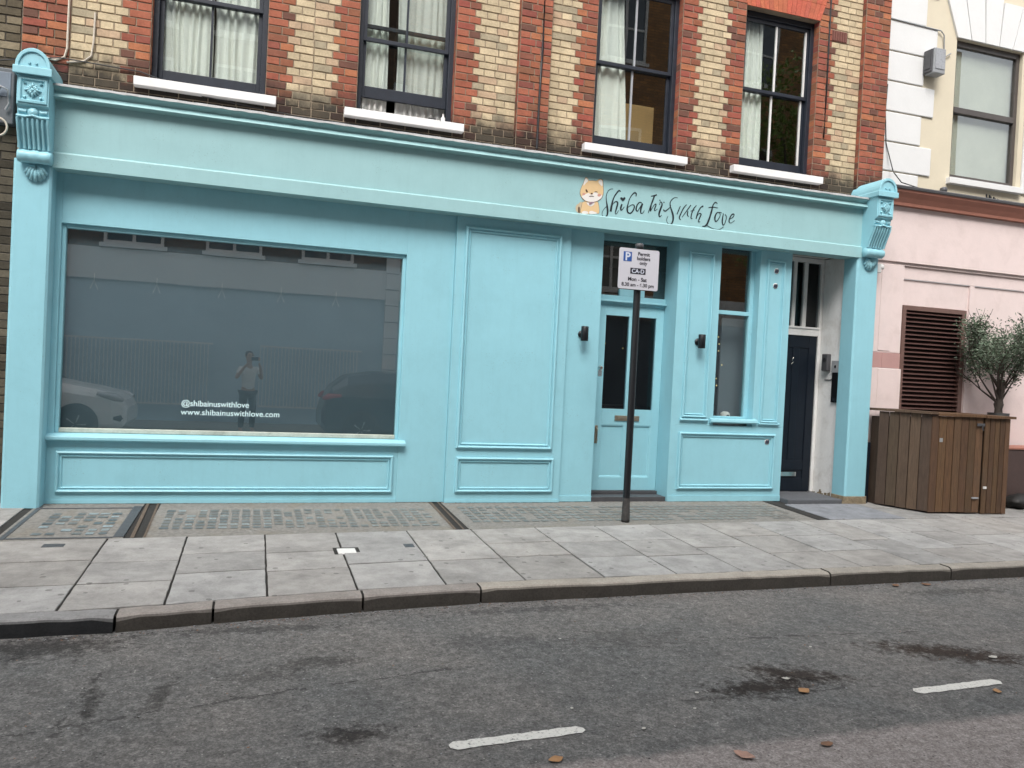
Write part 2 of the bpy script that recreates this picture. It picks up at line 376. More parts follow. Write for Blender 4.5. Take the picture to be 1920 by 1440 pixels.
    bump(nt,b,mth(nt,'ADD',mth(nt,'MULTIPLY',f,.6),mth(nt,'MULTIPLY',md,.6)),.7,.008)
    return m
M_asph=mat_asphalt()
def mat_concrete():
    m,nt,b=newmat('pavement_light_concrete'); co=coords(nt)
    n=nz(nt,co,26,7,.75); l=nz(nt,co,3,5,.6)
    c=ramp(nt,n,[(.3,(.13,.122,.11)),(.7,(.29,.275,.25))])
    c=mixc(nt,ramp(nt,l,[(.5,0),(.75,.5)]),c,(.20,.165,.11))
    nt.links.new(c,b.inputs['Base Color']); b.inputs['Roughness'].default_value=.85; bump(nt,b,n,.4,.005); return m
M_conc=mat_concrete()
M_rust=mat('rusty_iron_edge',(.115,.085,.062),.85,.4,25,.5,60)
M_prism=mat_attr('prism_glass',.35,.2,60,.2)
M_kerb=mat_attr('kerb_granite',.85,.3,60,.5)
def mat_line():
    m,nt,b=newmat('worn_road_paint'); co=coords(nt)
    n=nz(nt,co,60,6,.75)
    c=ramp(nt,n,[(.36,(.18,.18,.17)),(.43,(.66,.65,.60)),(.8,(.80,.79,.74))])
    nt.links.new(c,b.inputs['Base Color']); b.inputs['Roughness'].default_value=.7; bump(nt,b,n,.4,.004); return m
M_line=mat_line()
def mat_obrick(nm='opposite_brown_brick',k=1.0,ds=0):
    m,nt,b=newmat(nm); co=coords(nt)
    mp=N(nt,'ShaderNodeMapping'); mp.inputs['Rotation'].default_value=(R(90),0,0); nt.links.new(co,mp.inputs[0])
    br=N(nt,'ShaderNodeTexBrick'); br.inputs['Scale'].default_value=1; br.inputs['Brick Width'].default_value=.24; br.inputs['Row Height'].default_value=.08; br.inputs['Mortar Size'].default_value=.008
    br.inputs['Color1'].default_value=(.46,.23,.09,1); br.inputs['Color2'].default_value=(.26,.14,.07,1); br.inputs['Mortar'].default_value=(.16,.12,.08,1)
    nt.links.new(mp.outputs[0],br.inputs['Vector'])
    c=mixc(nt,1.0,br.outputs['Color'],ramp(nt,nz(nt,co,1.2,5,.6),[(.3,.7*k),(.7,1.25*k)]),'MULTIPLY')
    if ds: c=mixc(nt,ds,c,(.10,.085,.075))
    nt.links.new(c,b.inputs['Base Color']); b.inputs['Roughness'].default_value=.9; return m
M_obrick=mat_obrick(); M_obrick2=mat_obrick('opposite_grey_brown_brick',.55,.55)

SL=.034       # pavement cross-fall
RZ=-.215      # road level
def gz(y): return SL*y

# ================================================================== GROUND
g=MB(); g.box(-70,80,-60,-3.0,RZ-.3,RZ); o=struct(g.build('road',M_asph)); o['label']='worn grey asphalt road with dark oil stains and pale stones'
g=MB(); g.box(-90,100,-80,60,RZ-.9,RZ-.31); o=struct(g.build('ground',M_joint)); o['label']='ground under the street'

# kerb line
KP=[(-14,-3.5),(-4,-3.42),(-1.9,-3.37),(-.75,-3.35),(-.19,-3.26),(.78,-3.16),(1.65,-3.09),(3.22,-3.06),(4.80,-3.04),(6.15,-3.03),(7.04,-3.02),(9,-3.0),(20,-3.0)]
def ky(x):
    for (a,ya),(b_,yb) in zip(KP,KP[1:]):
        if a<=x<=b_: return ya+(yb-ya)*(x-a)/(b_-a)
    return -3.0
kj=[-14,-12.6,-11.2,-9.8,-8.4,-7,-5.6,-4.3,-3.1,-1.95,-.75,-.19,.78,1.65,4.80,6.15,7.5,8.9,10.3,11.7,13.1,14.5,16,18,20]
g=MB(); kc=random.Random(3)
for a,b_ in zip(kj,kj[1:]):
    t=kc.random(); base=(.33+.06*t,.305+.05*t,.265+.04*t) if a>-.8 else (.28,.275,.27)
    if -.8<a<.9: base=(.31,.28,.255)
    n=max(2,int((b_-a)/.12)); g0=.008
    xs=[a+g0+(b_-a-2*g0)*i/n for i in range(n+1)]
    secs=[]
    for i,x in enumerate(xs):
        y=ky(x)+kc.uniform(-.006,.006); top=gz(y)+.004+kc.uniform(-.004,.003)
        e=.018 if 0<i<n else .03
        prof=[(y+.002,RZ-.05),(y,RZ+.03),(y+.001,top-e*1.2),(y+.006,top-e*.5),(y+e,top),(y+.14,top+.003),(y+.14,RZ-.05)]
        secs.append([(x,p[0],p[1]) for p in prof])
    vs=[v for s in secs for v in s]; m_=len(secs[0])
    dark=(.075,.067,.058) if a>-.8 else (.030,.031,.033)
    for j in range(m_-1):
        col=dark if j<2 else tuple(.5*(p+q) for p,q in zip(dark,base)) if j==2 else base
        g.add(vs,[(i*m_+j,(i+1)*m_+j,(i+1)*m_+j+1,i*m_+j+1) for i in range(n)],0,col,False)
    g.add(vs,[tuple(range(m_)),tuple(range(n*m_,(n+1)*m_))],0,dark)
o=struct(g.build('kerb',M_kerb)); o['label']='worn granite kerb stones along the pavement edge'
# gutter filler below stones and bedding
def sheet(mb,x0,x1,yf0,yf1,dz,mi=0,n=1,col=None):
    xs=[x0+(x1-x0)*i/n for i in range(n+1)]
    for a,b_ in zip(xs,xs[1:]):
        p=[(a,yf0(a)),(b_,yf0(b_)),(b_,yf1(b_)),(a,yf1(a))]
        mb.add([(x,y,gz(y)+dz) for x,y in p],[(0,1,2,3)],mi,col)
    return mb
g=MB(); sheet(g,-14,20,lambda x:ky(x)+.02,lambda x:.6,-.012,n=60)
o=struct(g.build('paving_bed',M_joint)); o['label']='dark dirt in the pavement joints'
strip=lambda x:-1.36+.045*x if x<6.42 else -1.07
# slabs
g=MB(); rs=random.Random(11)
def slab(pts,c,jt=.0055,dz=0):
    # ragged outline with worn corners
    cx=sum(p[0] for p in pts)/len(pts); cy=sum(p[1] for p in pts)/len(pts)
    def ins(p,e): return (p[0]+(e if p[0]<cx else -e), p[1]+(e*1.25 if p[1]<cy else -e*1.25))
    c4=[ins(p,jt+rs.uniform(0,.004)) for p in pts]; q=[]
    for i,(a_,b2_) in enumerate(zip(c4,c4[1:]+c4[:1])):
        for k in range(6):
            t=k/6; e=rs.uniform(-.0025,.0025) if k else 0
            q.append((a_[0]+(b2_[0]-a_[0])*t+e,a_[1]+(b2_[1]-a_[1])*t+e))
    q2=[ins(p,.005) for p in q]
    t0=[rs.uniform(-.002,.002) for _ in range(4)]; tl=[t0[i//6]*(1-(i%6)/6)+t0[(i//6+1)%4]*((i%6)/6) for i in range(24)]
    n=len(q)
    vs=[(x,y,gz(y)-.011) for x,y in q]+[(x,y,gz(y)-.002+dz+t) for (x,y),t in zip(q,tl)]+[(x,y,gz(y)+.001+dz+t) for (x,y),t in zip(q2,tl)]
    g.add(vs,[(i,(i+1)%n,n+(i+1)%n,n+i) for i in range(n)]+[(n+i,n+(i+1)%n,2*n+(i+1)%n,2*n+i) for i in range(n)]+[tuple(range(2*n,3*n))],0,c)
def scol():
    v=rs.uniform(.31,.40); w=rs.uniform(.0,.012); return (v+w,v*.985,v*.955-w)
cols=[-14,-13.2,-12.4,-11.6,-10.8,-10,-9.3,-8.6,-7.9,-7.2,-6.5,-5.8,-5.1,-4.45,-3.8,-3.2,-2.6,-1.95,-1.10,-.49,.145,.76,1.42,2.05,2.72,3.38,4.02,4.65,5.28,5.95,6.45,7.0,7.55,8.25,8.9,9.6,10.3,11,11.7,12.4,13.2,14,15,16,17,18,19,20]
rowp=[(.42,.71),(.42,.71),(.36,.66),(.36,.68),(.55,),(.34,.70),(.36,.70),(.5,),(.36,.72),(.34,.66),(.45,)]
for i,(a,b_) in enumerate(zip(cols,cols[1:])):
    if abs(a+1.10)<.01: rows=(.41,.70)
    elif abs(a+.49)<.01: rows=(.32,.62)
    elif abs(a-.145)<.01: rows=(.36,.66)
    elif abs(a-.76)<.01: rows=(.61,)
    elif abs(a-1.42)<.01: rows=(.62,)
    elif abs(a-2.05)<.01: rows=(.33,.60)
    else: rows=rowp[i%len(rowp)]
    fr=[0]+list(rows)+[1]
    sk=.10 if a>4 else 0
    for f0,f1 in zip(fr,fr[1:]):
        def pt(x,f): 
            y0=strip(x); y1=ky(x)+.15; return (x+sk*0,y0+(y1-y0)*f)
        slab([pt(a,f0),pt(b_,f0),pt(b_,f1),pt(a,f1)],scol())
# slabs beside the building on the right and in front of the lobby
for a,b_ in zip([7.55,8.3,9.1,9.9,10.7,11.5,12.4,13.3,14.2,15.1,16,17,18,19],[8.3,9.1,9.9,10.7,11.5,12.4,13.3,14.2,15.1,16,17,18,19,20]):
    for y0,y1 in ((.04,-.5),(-.5,-1.07)): slab([(a,y0),(b_,y0),(b_,y1),(a,y1)],tuple(c*.85 for c in scol()))
slab([(6.44,-.20),(7.55,-.20),(7.55,-1.06),(6.44,-1.06)],(.255,.262,.28),dz=.003)
for a,b_ in zip([-14,-12,-10,-8,-6.4,-5.2,-4.1,-3.1],[-12,-10,-8,-6.4,-5.2,-4.1,-3.1,-2.0]):
    for y0,y1 in ((.04,-.7),(-.7,-1.45)): slab([(a,y0),(b_,y0),(b_,y1 if y1>-1 else strip(b_)),(a,y1 if y1>-1 else strip(a))],scol())
o=struct(g.build('pavement',M_slab)); o['label']='grey stone paving slabs with dark open joints'

# pavement lights strip
def strip_panel(name,x0,x1,label,nx,ny,px0,px1,py0,py1,contrast,mt=M_conc,frame=False,seed=1):
    rr=random.Random(seed)
    t=thing(name,label,'pavement light',((x0+x1)/2,-.6,gz(-.6)))
    p=MB(); sheet(p,x0,x1,lambda x:.01,lambda x:strip(x)+.004,-.004,0,n=4,col=(.2,.2,.2)); dx=(px1-px0)/nx; dy=(py1-py0)/ny
    for i in range(nx):
        for j in range(ny):
            if rr.random()<.10: continue
            x=px0+dx*(i+.5); y=py0+dy*(j+.5); w=dx*rr.uniform(.30,.40); h=abs(dy)*rr.uniform(.28,.38)
            k=contrast*(1-.75*max(0,(x-x0)/(x1-x0))) if not frame else contrast
            k*=rr.uniform(.5,1.1)
            b0=(.21,.20,.18); bl=(.085,.105,.118) if rr.random()<.75 else (.30,.36,.38)
            c=tuple(a*(1-k)+b_*k for a,b_ in zip(b0,bl))
            z=gz(y)-.0015
            p.add([(x-w,y-h,z),(x+w,y-h,z),(x+w,y+h,z),(x-w,y+h,z)],[(0,1,2,3)],1,c)
    p.build('glass_block_panel',[mt,M_prism],t)
    return t
t=strip_panel('pavement_light',-1.93,-.99,'small iron-framed pavement light panel at the foot of the left pilaster',6,7,-1.72,-1.12,-.40,-1.28,.85,frame=True,seed=4)
fm=MB()
for x0,x1,y0,y1 in ((-1.93,-1.87,-.12,strip(-1.9)+.02),(-1.06,-.99,-.20,strip(-1)+.03)): fm.box(x0,x1,y1,y0,gz(-.7)-.05,gz(-.7)-.05+.001)
m=MB()
for (x0,x1,y0,y1) in ((-1.90,-1.86,-.14,-1.40),(-1.07,-.99,-.14,-1.36),(-1.86,-1.07,-.20,-.23),(-1.86,-1.07,-1.355,-1.385)):
    m.add([(x0,y0,gz(y0)+.001),(x1,y0,gz(y0)+.001),(x1,y1,gz(y1)+.001),(x0,y1,gz(y1)+.001),(x0,y0,gz(y0)-.02),(x1,y0,gz(y0)-.02),(x1,y1,gz(y1)-.02),(x0,y1,gz(y1)-.02)],[(0,1,2,3),(4,5,1,0),(5,6,2,1),(6,7,3,2),(7,4,0,3)])
m.build('iron_frame',M_dgrey,t)
t=strip_panel('pavement_light',-.84,1.90,'long pavement light strip with rows of blue-grey glass squares below the big window',26,7,-.76,1.80,-.30,-1.12,.72,seed=5)
t=strip_panel('pavement_light',2.04,6.26,'worn pavement light strip with faded squares in front of the door',38,6,2.15,6.15,-.22,-1.0,.30,seed=6)
# iron gaps between the panels
for (x,w,x2,lab) in ((-.91,.035,-.87,'rusty iron edged gap between the two left pavement lights'),(1.965,.03,1.94,'rusty iron edged gap below the tall shopfront panel')):
    t=thing('iron_channel',lab,'iron channel',(x,-.7,gz(-.7)))
    m=MB()
    def q(xa,xb,za): m.add([(xa+(x2-x)*0,.0,gz(0)+za),(xb,.0,gz(0)+za),(xb+(x2-x),strip(x)+.0,gz(strip(x))+za),(xa+(x2-x),strip(x)+.0,gz(strip(x))+za)],[(0,1,2,3)])
    q(x-w,x+w,-.010); m.build('dark_gap',M_joint,t)
    m=MB(); q(x-w-.03,x-w,.001); q(x+w,x+w+.02,.001); m.build('rusty_edge',M_rust,t)
m=MB(); m.add([(6.27,.0,.001),(6.40,.0,.001),(6.43,-1.07,gz(-1.07)+.001),(6.27,-1.09,gz(-1.09)+.001)],[(0,1,2,3)])
tag(m.build('drain_channel',M_joint,loc=(6.33,-.5,0)),'dark channel in the paving beside the side doorway','drain channel')
# lobby step
m=MB(); m.box(6.53,7.40,-.17,.49,-.03,.045)
tag(m.build('door_step',M_step,bevel=.012,loc=(6.95,0,0)),'dark grey stone step in the side doorway','door step')
# small covers in the paving
def cover(x0,x1,y0,y1,mt,lab,name='utility_cover'):
    m=MB(); m.add([(x0,y0,gz(y0)+.005),(x1,y0,gz(y0)+.005),(x1,y1,gz(y1)+.005),(x0,y1,gz(y1)+.005),(x0-.006,y0-.006,gz(y0)-.006),(x1+.006,y0-.006,gz(y0)-.006),(x1+.006,y1+.006,gz(y1)-.006),(x0-.006,y1+.006,gz(y1)-.006)],
        [(0,1,2,3),(4,5,1,0),(5,6,2,1),(6,7,3,2),(7,4,0,3)])
    return tag(m.build(name,mt,loc=((x0+x1)/2,(y0+y1)/2,gz(y0))),lab,'cover')
t=cover(.72,.865,-2.04,-1.90,M_metalw,'small bright white square cover set in the paving')
m=MB()
for x0,x1,y0,y1 in ((.685,.715,-2.075,-1.865),(.87,.90,-2.075,-1.865),(.715,.87,-1.895,-1.865)): m.add([(x0,y0,gz(y0)+.0025),(x1,y0,gz(y0)+.0025),(x1,y1,gz(y1)+.0025),(x0,y1,gz(y1)+.0025)],[(0,1,2,3)])
m.build('dark_rim',M_joint,t)
cover(-1.53,-1.38,-1.665,-1.575,M_dgrey,'small dark rectangular cover in the paving near the left pilaster')
cover(1.30,1.385,-1.90,-1.79,M_dgrey,'small dark square cover beside a paving joint below the tall panel')

# road markings
rl=random.Random(5)
def dash(x0,y0,x1,y1,lab,w=.075):
    d=Vector((x1-x0,y1-y0)); L=d.length; d/=L; n=Vector((-d.y,d.x)); k=24; top=[];bot=[]
    for i in range(k+1):
        s=i/k; e=.35 if i in (0,k) else 1
        p=Vector((x0,y0))+d*L*s
        top.append(p+n*(w/2*e+rl.uniform(-.004,.004))); bot.append(p-n*(w/2*e+rl.uniform(-.004,.004)))
    m=MB(); vs=[(p.x,p.y,RZ+.004) for p in top]+[(p.x,p.y,RZ+.004) for p in bot]
    m.add(vs,[(i,i+1,k+2+i,k+1+i) for i in range(k)])
    o=m.build('road_marking',M_line,loc=((x0+x1)/2,(y0+y1)/2,RZ)); tag(o,lab,'road marking','white dashes at the edge of the parking bay'); return o
dash(.91,-5.20,1.59,-5.16,'white painted dash at the bottom centre of the road')
dash(3.66,-5.11,4.33,-5.08,'white painted dash at the far right of the road')
dash(-1.85,-5.24,-1.17,-5.22,'white painted dash on the road below the left pilaster')

# ================================================================== BRICK BUILDING (upper storey)
BY=.05        # brick face plane
bb=thing('brick_building','old brick building with red and yellow brickwork above the turquoise shopfront','building',(2.8,.05,0))
rb=random.Random(21)
def redc():
    k=rb.random(); 
    if k<.09: return (.16,.075,.055)
    if k<.40: return (.37,.125,.075)
    if k<.48: return (.42,.16,.08)
    return (.29+rb.uniform(-.05,.04),.095+rb.uniform(-.015,.02),.062)
def yelc():
    k=rb.random()
    if k<.09: return (.38,.32,.22)
    if k<.26: return (.50,.36,.24)
    v=rb.uniform(.50,.64); return (v,v*.81,v*.53)
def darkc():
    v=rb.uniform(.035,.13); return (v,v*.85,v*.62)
def darkyc():
    v=rb.uniform(.10,.26); return (v,v*.82,v*.55)
CH=.0805
bw=MB()
def brick(x0,x1,z0,z1,y,c,proud=.007,ax='y'):
    j=.0045; x0+=j; x1-=j; z0+=j; z1-=j
    a=.004; jt=[rb.uniform(-.0022,.0022) for _ in range(8)]
    yf=y-proud+rb.uniform(-.003,.0015)
    if x1-x0<.03: return
    vs=[(x0,y,z0),(x1,y,z0),(x1,y,z1),(x0,y,z1),(x0+a+jt[0],yf,z0+a+jt[1]),(x1-a+jt[2],yf,z0+a+jt[3]),(x1-a+jt[4],yf,z1-a+jt[5]),(x0+a+jt[6],yf,z1-a+jt[7])]
    bw.add(vs,[(4,5,6,7),(0,1,5,4),(1,2,6,5),(2,3,7,6),(3,0,4,7)],0,c)
def run(x0,x1,n,z0,z1,y,cf):
    w=(x1-x0)/n
    e=[x0]+[x0+w*i+rb.uniform(-.006,.006) for i in range(1,n)]+[x1]
    for a,b_ in zip(e,e[1:]): brick(a,b_,z0,z1,y,cf())
Z0=4.00; NR=46
WIN=[(-1.12,-.02),(.915,1.98),(3.67,4.79),(5.68,6.78)]; WZ0=4.21; WZ1=6.24
def is_win(z): return WZ0-.03<z<WZ1-.02
for r in range(NR):
    z0=Z0+r*CH; z1=z0+CH; odd=r%2; zm=(z0+z1)/2
    # [x0,x1,left quoin,right quoin]
    spans=[(-1.83,-1.12,0,1),(-.02,.915,1,1),(1.98,2.70,1,0),(3.08,3.67,0,1),(4.79,5.68,1,1),(6.78,7.45,1,0)]
    run(-2.24,-1.83,2 if odd else 3,z0,z1,BY-.004,redc)
    for a,b_,ql,qr in spans:
        q=.27 if odd else .205
        la=a+(q if ql else 0); rb_=b_-(q if qr else 0)
        if ql: run(a,la,2 if odd else 1,z0,z1,BY,redc)
        if qr: run(rb_,b_,2 if odd else 1,z0,z1,BY,redc)
        w=rb_-la; n=max(1,round(w/(.255 if odd==1 else .132)))
        cf=yelc
        run(la,rb_,n,z0,z1,BY,cf)
    # wall above and below the windows
    for wa,wb in WIN:
        if z1<WZ0+.01: run(wa,wb,4 if odd else 8,z0,z1,BY,darkc)  # near-black bricks carry both soot and the sill shadow in their colour
        elif zm>WZ1+.42: run(wa,wb,4 if odd else 8,z0,z1,BY,yelc)
    # projecting red piers
    for (pa,pb) in ((2.70,3.08),(7.45,7.85)):
        n=2 if odd else 1
        nn=2 if odd else 3
        run(pa,pb,nn,z0,z1,BY-.07,redc)
        # left return of the pier
        c=tuple(v*.9 for v in redc()); j=.0045
        bw.add([(pa-.003,BY-.07+.004,z0+j),(pa-.003,BY-.004,z0+j),(pa-.003,BY-.004,z1-j),(pa-.003,BY-.07+.004,z1-j)],[(0,1,2,3)],0,c)
        bw.add([(pb+.003,BY-.07+.004,z0+j),(pb+.003,BY-.004,z0+j),(pb+.003,BY-.004,z1-j),(pb+.003,BY-.07+.004,z1-j)],[(0,1,2,3)],0,c)
    # reveals of the window openings
    if is_win(zm):
        for wa,wb in WIN:
            for xx,s in ((wa,-1),(wb,1)):
                j=.0045; c=redc()
                bw.add([(xx-s*.003,BY+.002,z0+j),(xx-s*.003,BY+.10,z0+j),(xx-s*.003,BY+.10,z1-j),(xx-s*.003,BY+.002,z1-j)],[(0,1,2,3)],0,c)
# flat rubbed-brick arches
for wa,wb in WIN:
    n=17; zt=WZ1+.42; sp=.14
    for i in range(n):
        a0=i/n; a1=(i+1)/n; L0=wa+(wb-wa)*a0; L1=wa+(wb-wa)*a1
        T0=wa-sp+(wb-wa+2*sp)*a0; T1=wa-sp+(wb-wa+2*sp)*a1
        for k0,k1 in ((0,.5),(.5,1.0)):
            e=.002; y=BY-.012
            P=lambda f,k:(L0+(T0-L0)*k if f==0 else L1+(T1-L1)*k, WZ1+(zt-WZ1)*k)
            p=[P(0,k0),P(1,k0),P(1,k1),P(0,k1)]
            c=(.50+rb.uniform(-.04,.05),.135+rb.uniform(-.015,.02),.08)
            q=[(p[0][0]+e,p[0][1]+e),(p[1][0]-e,p[1][1]+e),(p[2][0]-e,p[2][1]-e),(p[3][0]+e,p[3][1]-e)]
            bw.add([(x,y,z) for x,z in q]+[(x,BY+.002,z) for x,z in q],[(0,1,2,3),(0,4,5,1),(1,5,6,2),(2,6,7,3),(3,7,4,0)],0,c)
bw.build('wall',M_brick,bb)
mo=MB()
def backing(x0,x1,z0,z1): mo.box(x0,x1,BY,BY+.30,z0,z1)
xs=[-2.24]+[v for w in WIN for v in w]+[7.85]
for i in range(0,len(xs),2): backing(xs[i],xs[i+1],WZ0,WZ1)
backing(-2.24,7.85,3.25,WZ0); backing(-2.24,7.85,WZ1,10.5)
for pa,pb in ((2.70,3.08),(7.45,7.85)): mo.box(pa,pb,BY-.07,BY-.0005,4.0,7.75)
mo.build('mortar_backing',M_mortar,bb)
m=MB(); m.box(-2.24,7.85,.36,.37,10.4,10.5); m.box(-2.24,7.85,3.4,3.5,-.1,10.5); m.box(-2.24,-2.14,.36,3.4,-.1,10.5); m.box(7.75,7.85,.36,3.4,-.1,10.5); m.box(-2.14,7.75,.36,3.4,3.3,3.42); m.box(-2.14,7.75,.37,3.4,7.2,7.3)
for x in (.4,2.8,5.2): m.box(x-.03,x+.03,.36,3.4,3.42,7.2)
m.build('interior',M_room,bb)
# upper windows
def sash_window(x0,x1,lift,barmat,lab,zm=5.26,side=False):
    w=MB(); y0=BY+.10
    fw=.055
    w.box(x0,x0+fw,y0,y0+.12,WZ0,WZ1); w.box(x1-fw,x1,y0,y0+.12,WZ0,WZ1); w.box(x0+fw,x1-fw,y0,y0+.12,WZ1-.07,WZ1); w.box(x0+fw,x1-fw,y0+.001,y0+.12,WZ0,WZ0+.055)
    f=w.build('window',M_navy,bb,bevel=.004,label=lab)
    a,b_=x0+fw+.001,x1-fw-.001; c=(a+b_)/2
    # upper sash (front plane) and lower sash behind it
    s=MB(); y=y0+.025
    s.box(a,a+.04,y,y+.035,zm-.02,WZ1-.071); s.box(b_-.04,b_,y,y+.035,zm-.02,WZ1-.071); s.box(a+.04,b_-.04,y,y+.035,zm-.02,zm+.022); s.box(a+.04,b_-.04,y,y+.035,WZ1-.12,WZ1-.071)
    s.build('upper_sash',M_navy,f,bevel=.003)
    s=MB(); s.box(c-.011,c+.011,y+.006,y+.03,zm+.023,WZ1-.121); s.build('glazing_bar',barmat,f)
    s=MB(); s.box(a+.04,b_-.04,y+.015,y+.019,zm+.023,WZ1-.121); s.build('upper_pane',M_oldglass,f)
    y=y0+.064; zb=WZ0+.057+lift; zt=zm+.02+lift
    s=MB(); s.box(a,a+.04,y,y+.035,zb,zt); s.box(b_-.04,b_,y,y+.035,zb,zt); s.box(a+.04,b_-.04,y,y+.035,zb,zb+.125); s.box(a+.04,b_-.04,y,y+.035,zt-.04,zt)
    s.build('lower_sash',M_navy,f,bevel=.003)
    s=MB(); s.box(c-.011,c+.011,y+.006,y+.03,zb+.126,zt-.041); s.build('glazing_bar',barmat,f)
    s=MB(); s.box(a+.04,b_-.04,y+.015,y+.019,zb+.126,zt-.041); s.build('lower_pane',M_oldglass,f)
    if side:
        s=MB(); s.box(b_-.058,b_-.041,y-.004,y+.02,zb+.126,zt-.041); s.box(b_-.058,b_-.041,y0+.021,y0+.05,zm+.023,WZ1-.121); s.build('white_inner_bead',M_whitep,f)
    # sill
    s=MB(); s.box(x0-.13,x1+.11,-.05,BY-.001,4.125,4.212); s.box(x0+.001,x1-.001,BY+.001,y0+.1,4.15,4.2095); s.build('sill',M_sill,f,bevel=.006)
    return f
sash_window(-1.12,-.02,0,M_navy,'sash window with full pale net curtains, leftmost upstairs',zm=5.14)
sash_window(.915,1.98,.16,M_navy,'sash window pushed up a little at the bottom, second from the left',zm=5.05)
sash_window(3.67,4.79,0,M_greyp,'sash window reflecting a white framed window, third from the left')
sash_window(5.68,6.78,0,M_whitep,'sash window with white bars and one narrow curtain, rightmost',side=True)
# air brick
m=MB(); m.box(6.97,7.21,BY-.012,BY-.001,6.02,6.16)
for i in range(6): m.box(6.985+i*.037,7.005+i*.037,BY-.020,BY-.0125,6.03,6.15)
m.build('air_brick',mat('terracotta_vent',(.16,.06,.045),.8,.2,20,.3,60),bb)
# downpipe-like cable on the pier, conduits
def cable(name,pts,r,mt,lab,cat='cable'):
    m=MB(); m.tube(pts,r,6); return tag(m.build(name,mt,loc=pts[0]),lab,cat)
cable('cable',[(2.965,-.035,7.6),(2.962,-.035,6.3),(2.968,-.035,5.2),(2.958,-.035,4.7),(2.955,-.035,4.06)],.013,M_cable,'thick black cable running down the middle red brick pier')
cable('cable',[(6.925,.034,7.6),(6.925,.034,6.0),(6.93,.034,5.2),(6.925,.034,4.75)],.010,M_cable,'thin dark cable on the brickwork right of the rightmost upstairs window')
cable('cable',[(-1.845,.03,7.6),(-1.845,.03,5.2),(-1.85,.03,4.40),(-1.87,.03,4.31),(-1.95,.03,4.27),(-2.02,.03,4.28)],.011,M_cablew,'pale cable hooking left at the foot of the brickwork above the left bracket')
cable('cable',[(-1.62,.03,4.78),(-1.625,.03,4.5),(-1.64,.03,4.36),(-1.70,.03,4.30),(-1.85,.03,4.265)],.010,M_cablew,'short pale cable curving down the yellow bricks left of the first upstairs window')
m=MB(); m.tube([(-2.6,-.0,4.14),(-1.9,.0,4.29),(-1.2,.03,4.28),(-.6,.02,4.12),(.3,.02,4.06),(2.2,.02,4.05),(4,.02,4.06)],.006,6); tag(m.build('cable',M_cable,loc=(-1.9,0,4.2)),'long thin black cable sagging along the dark brick ledge','cable')

# curtains and things inside
def curtain(x0,x1,z0,z1,y,lab,mt,folds=9,amp=.025,top=None,seed=1,x1b=None):
    rr=random.Random(seed); nx=folds*8; nzv=12; vs=[]
    ph=[rr.uniform(0,6) for _ in range(4)]
    for k in range(nzv+1):
        v=k/nzv
        xe=x1+((x1b if x1b is not None else x1)-x1)*(1-v)
        for i in range(nx+1):
            u=i/nx
            a=amp*(math.sin(u*folds*6.283+ph[0]+.5*math.sin(v*3+ph[1]))+.5*math.sin(u*folds*2.7*6.283/2+ph[2]))
            vs.append((x0+(xe-x0)*u+.01*math.sin(v*5+u*7),y+a*(1.0-.3*v),z0+(z1-z0)*v))
    m=MB(); W=nx+1
    m.add(vs,[(k*W+i,k*W+i+1,(k+1)*W+i+1,(k+1)*W+i) for k in range(nzv) for i in range(nx)],0,None,True)
    return tag(m.build('curtain',mt,loc=(x0,y,z0),solid=.003),lab,'curtain')
yc=BY+.235
curtain(-1.06,-.56,4.22,6.2,yc,'left half of the pale net curtains in the leftmost upstairs window',M_curtain,8,.018,seed=2)
curtain(-.55,-.06,4.22,6.2,yc,'right half of the pale net curtains in the leftmost upstairs window',M_curtain,6,.024,seed=3,x1b=-.04)
curtain(.97,1.26,4.22,6.2,yc,'narrow pale curtain at the left of the slightly raised window',M_curtain,4,.02,seed=4)
curtain(1.36,1.93,4.22,6.2,yc+.02,'wide thin curtain at the right of the slightly raised window',M_lace,7,.014,seed=5)
curtain(3.72,4.10,4.24,6.2,yc,'white curtain gathered at the left of the third upstairs window',M_curtain,4,.02,seed=6,x1b=4.20)
curtain(5.75,6.12,4.24,6.2,yc,'white curtain gathered at the left of the rightmost upstairs window',M_curtain,5,.022,seed=7,x1b=6.14)
def rod(x0,x1,z,lab):
    m=MB(); m.tube([(x0,yc,z),(x1,yc,z)],.012,8); return tag(m.build('curtain_rail',M_whitep,loc=(x0,yc,z)),lab,'curtain rail')
rod(-1.1,-.04,6.215,'rail of the leftmost upstairs curtains'); rod(.94,1.96,6.215,'rail of the curtains in the slightly raised window'); rod(3.7,4.76,6.215,'rail of the curtain in the third upstairs window'); rod(5.7,6.76,6.215,'rail of the curtain in the rightmost upstairs window')
m=MB(); m.box(4.32,4.74,.60,.64,3.9,4.98); tag(m.build('wooden_board',M_tan,bevel=.004,loc=(4.5,.6,3.9)),'tan wooden board leaning inside the third upstairs window','board')
def bottle(x,y,z,h,mt,lab):
    m=MB(); m.lathe([(.0,0),(.022,0),(.024,h*.1),(.024,h*.62),(.010,h*.78),(.010,h*.93),(.012,h)],x,y,14,cz=z); return tag(m.build('bottle',mt,loc=(x,y,z)),lab,'bottle')
bottle(-1.03,BY+.215,4.215,.19,M_grey,'greyish bottle in the corner of the leftmost upstairs window')
bottle(-.965,BY+.215,4.215,.20,M_whitep,'white bottle with dark cap on the leftmost upstairs windowsill')
m=MB(); m.box(1.71,1.80,BY+.02,BY+.07,4.212,4.27); tag(m.build('ashtray',M_cable,bevel=.01,loc=(1.75,.07,4.21)),'small black box on the second window sill','box')
bottle(1.88,BY+.05,4.212,.12,M_whitep,'small white bottle on the second window sill')

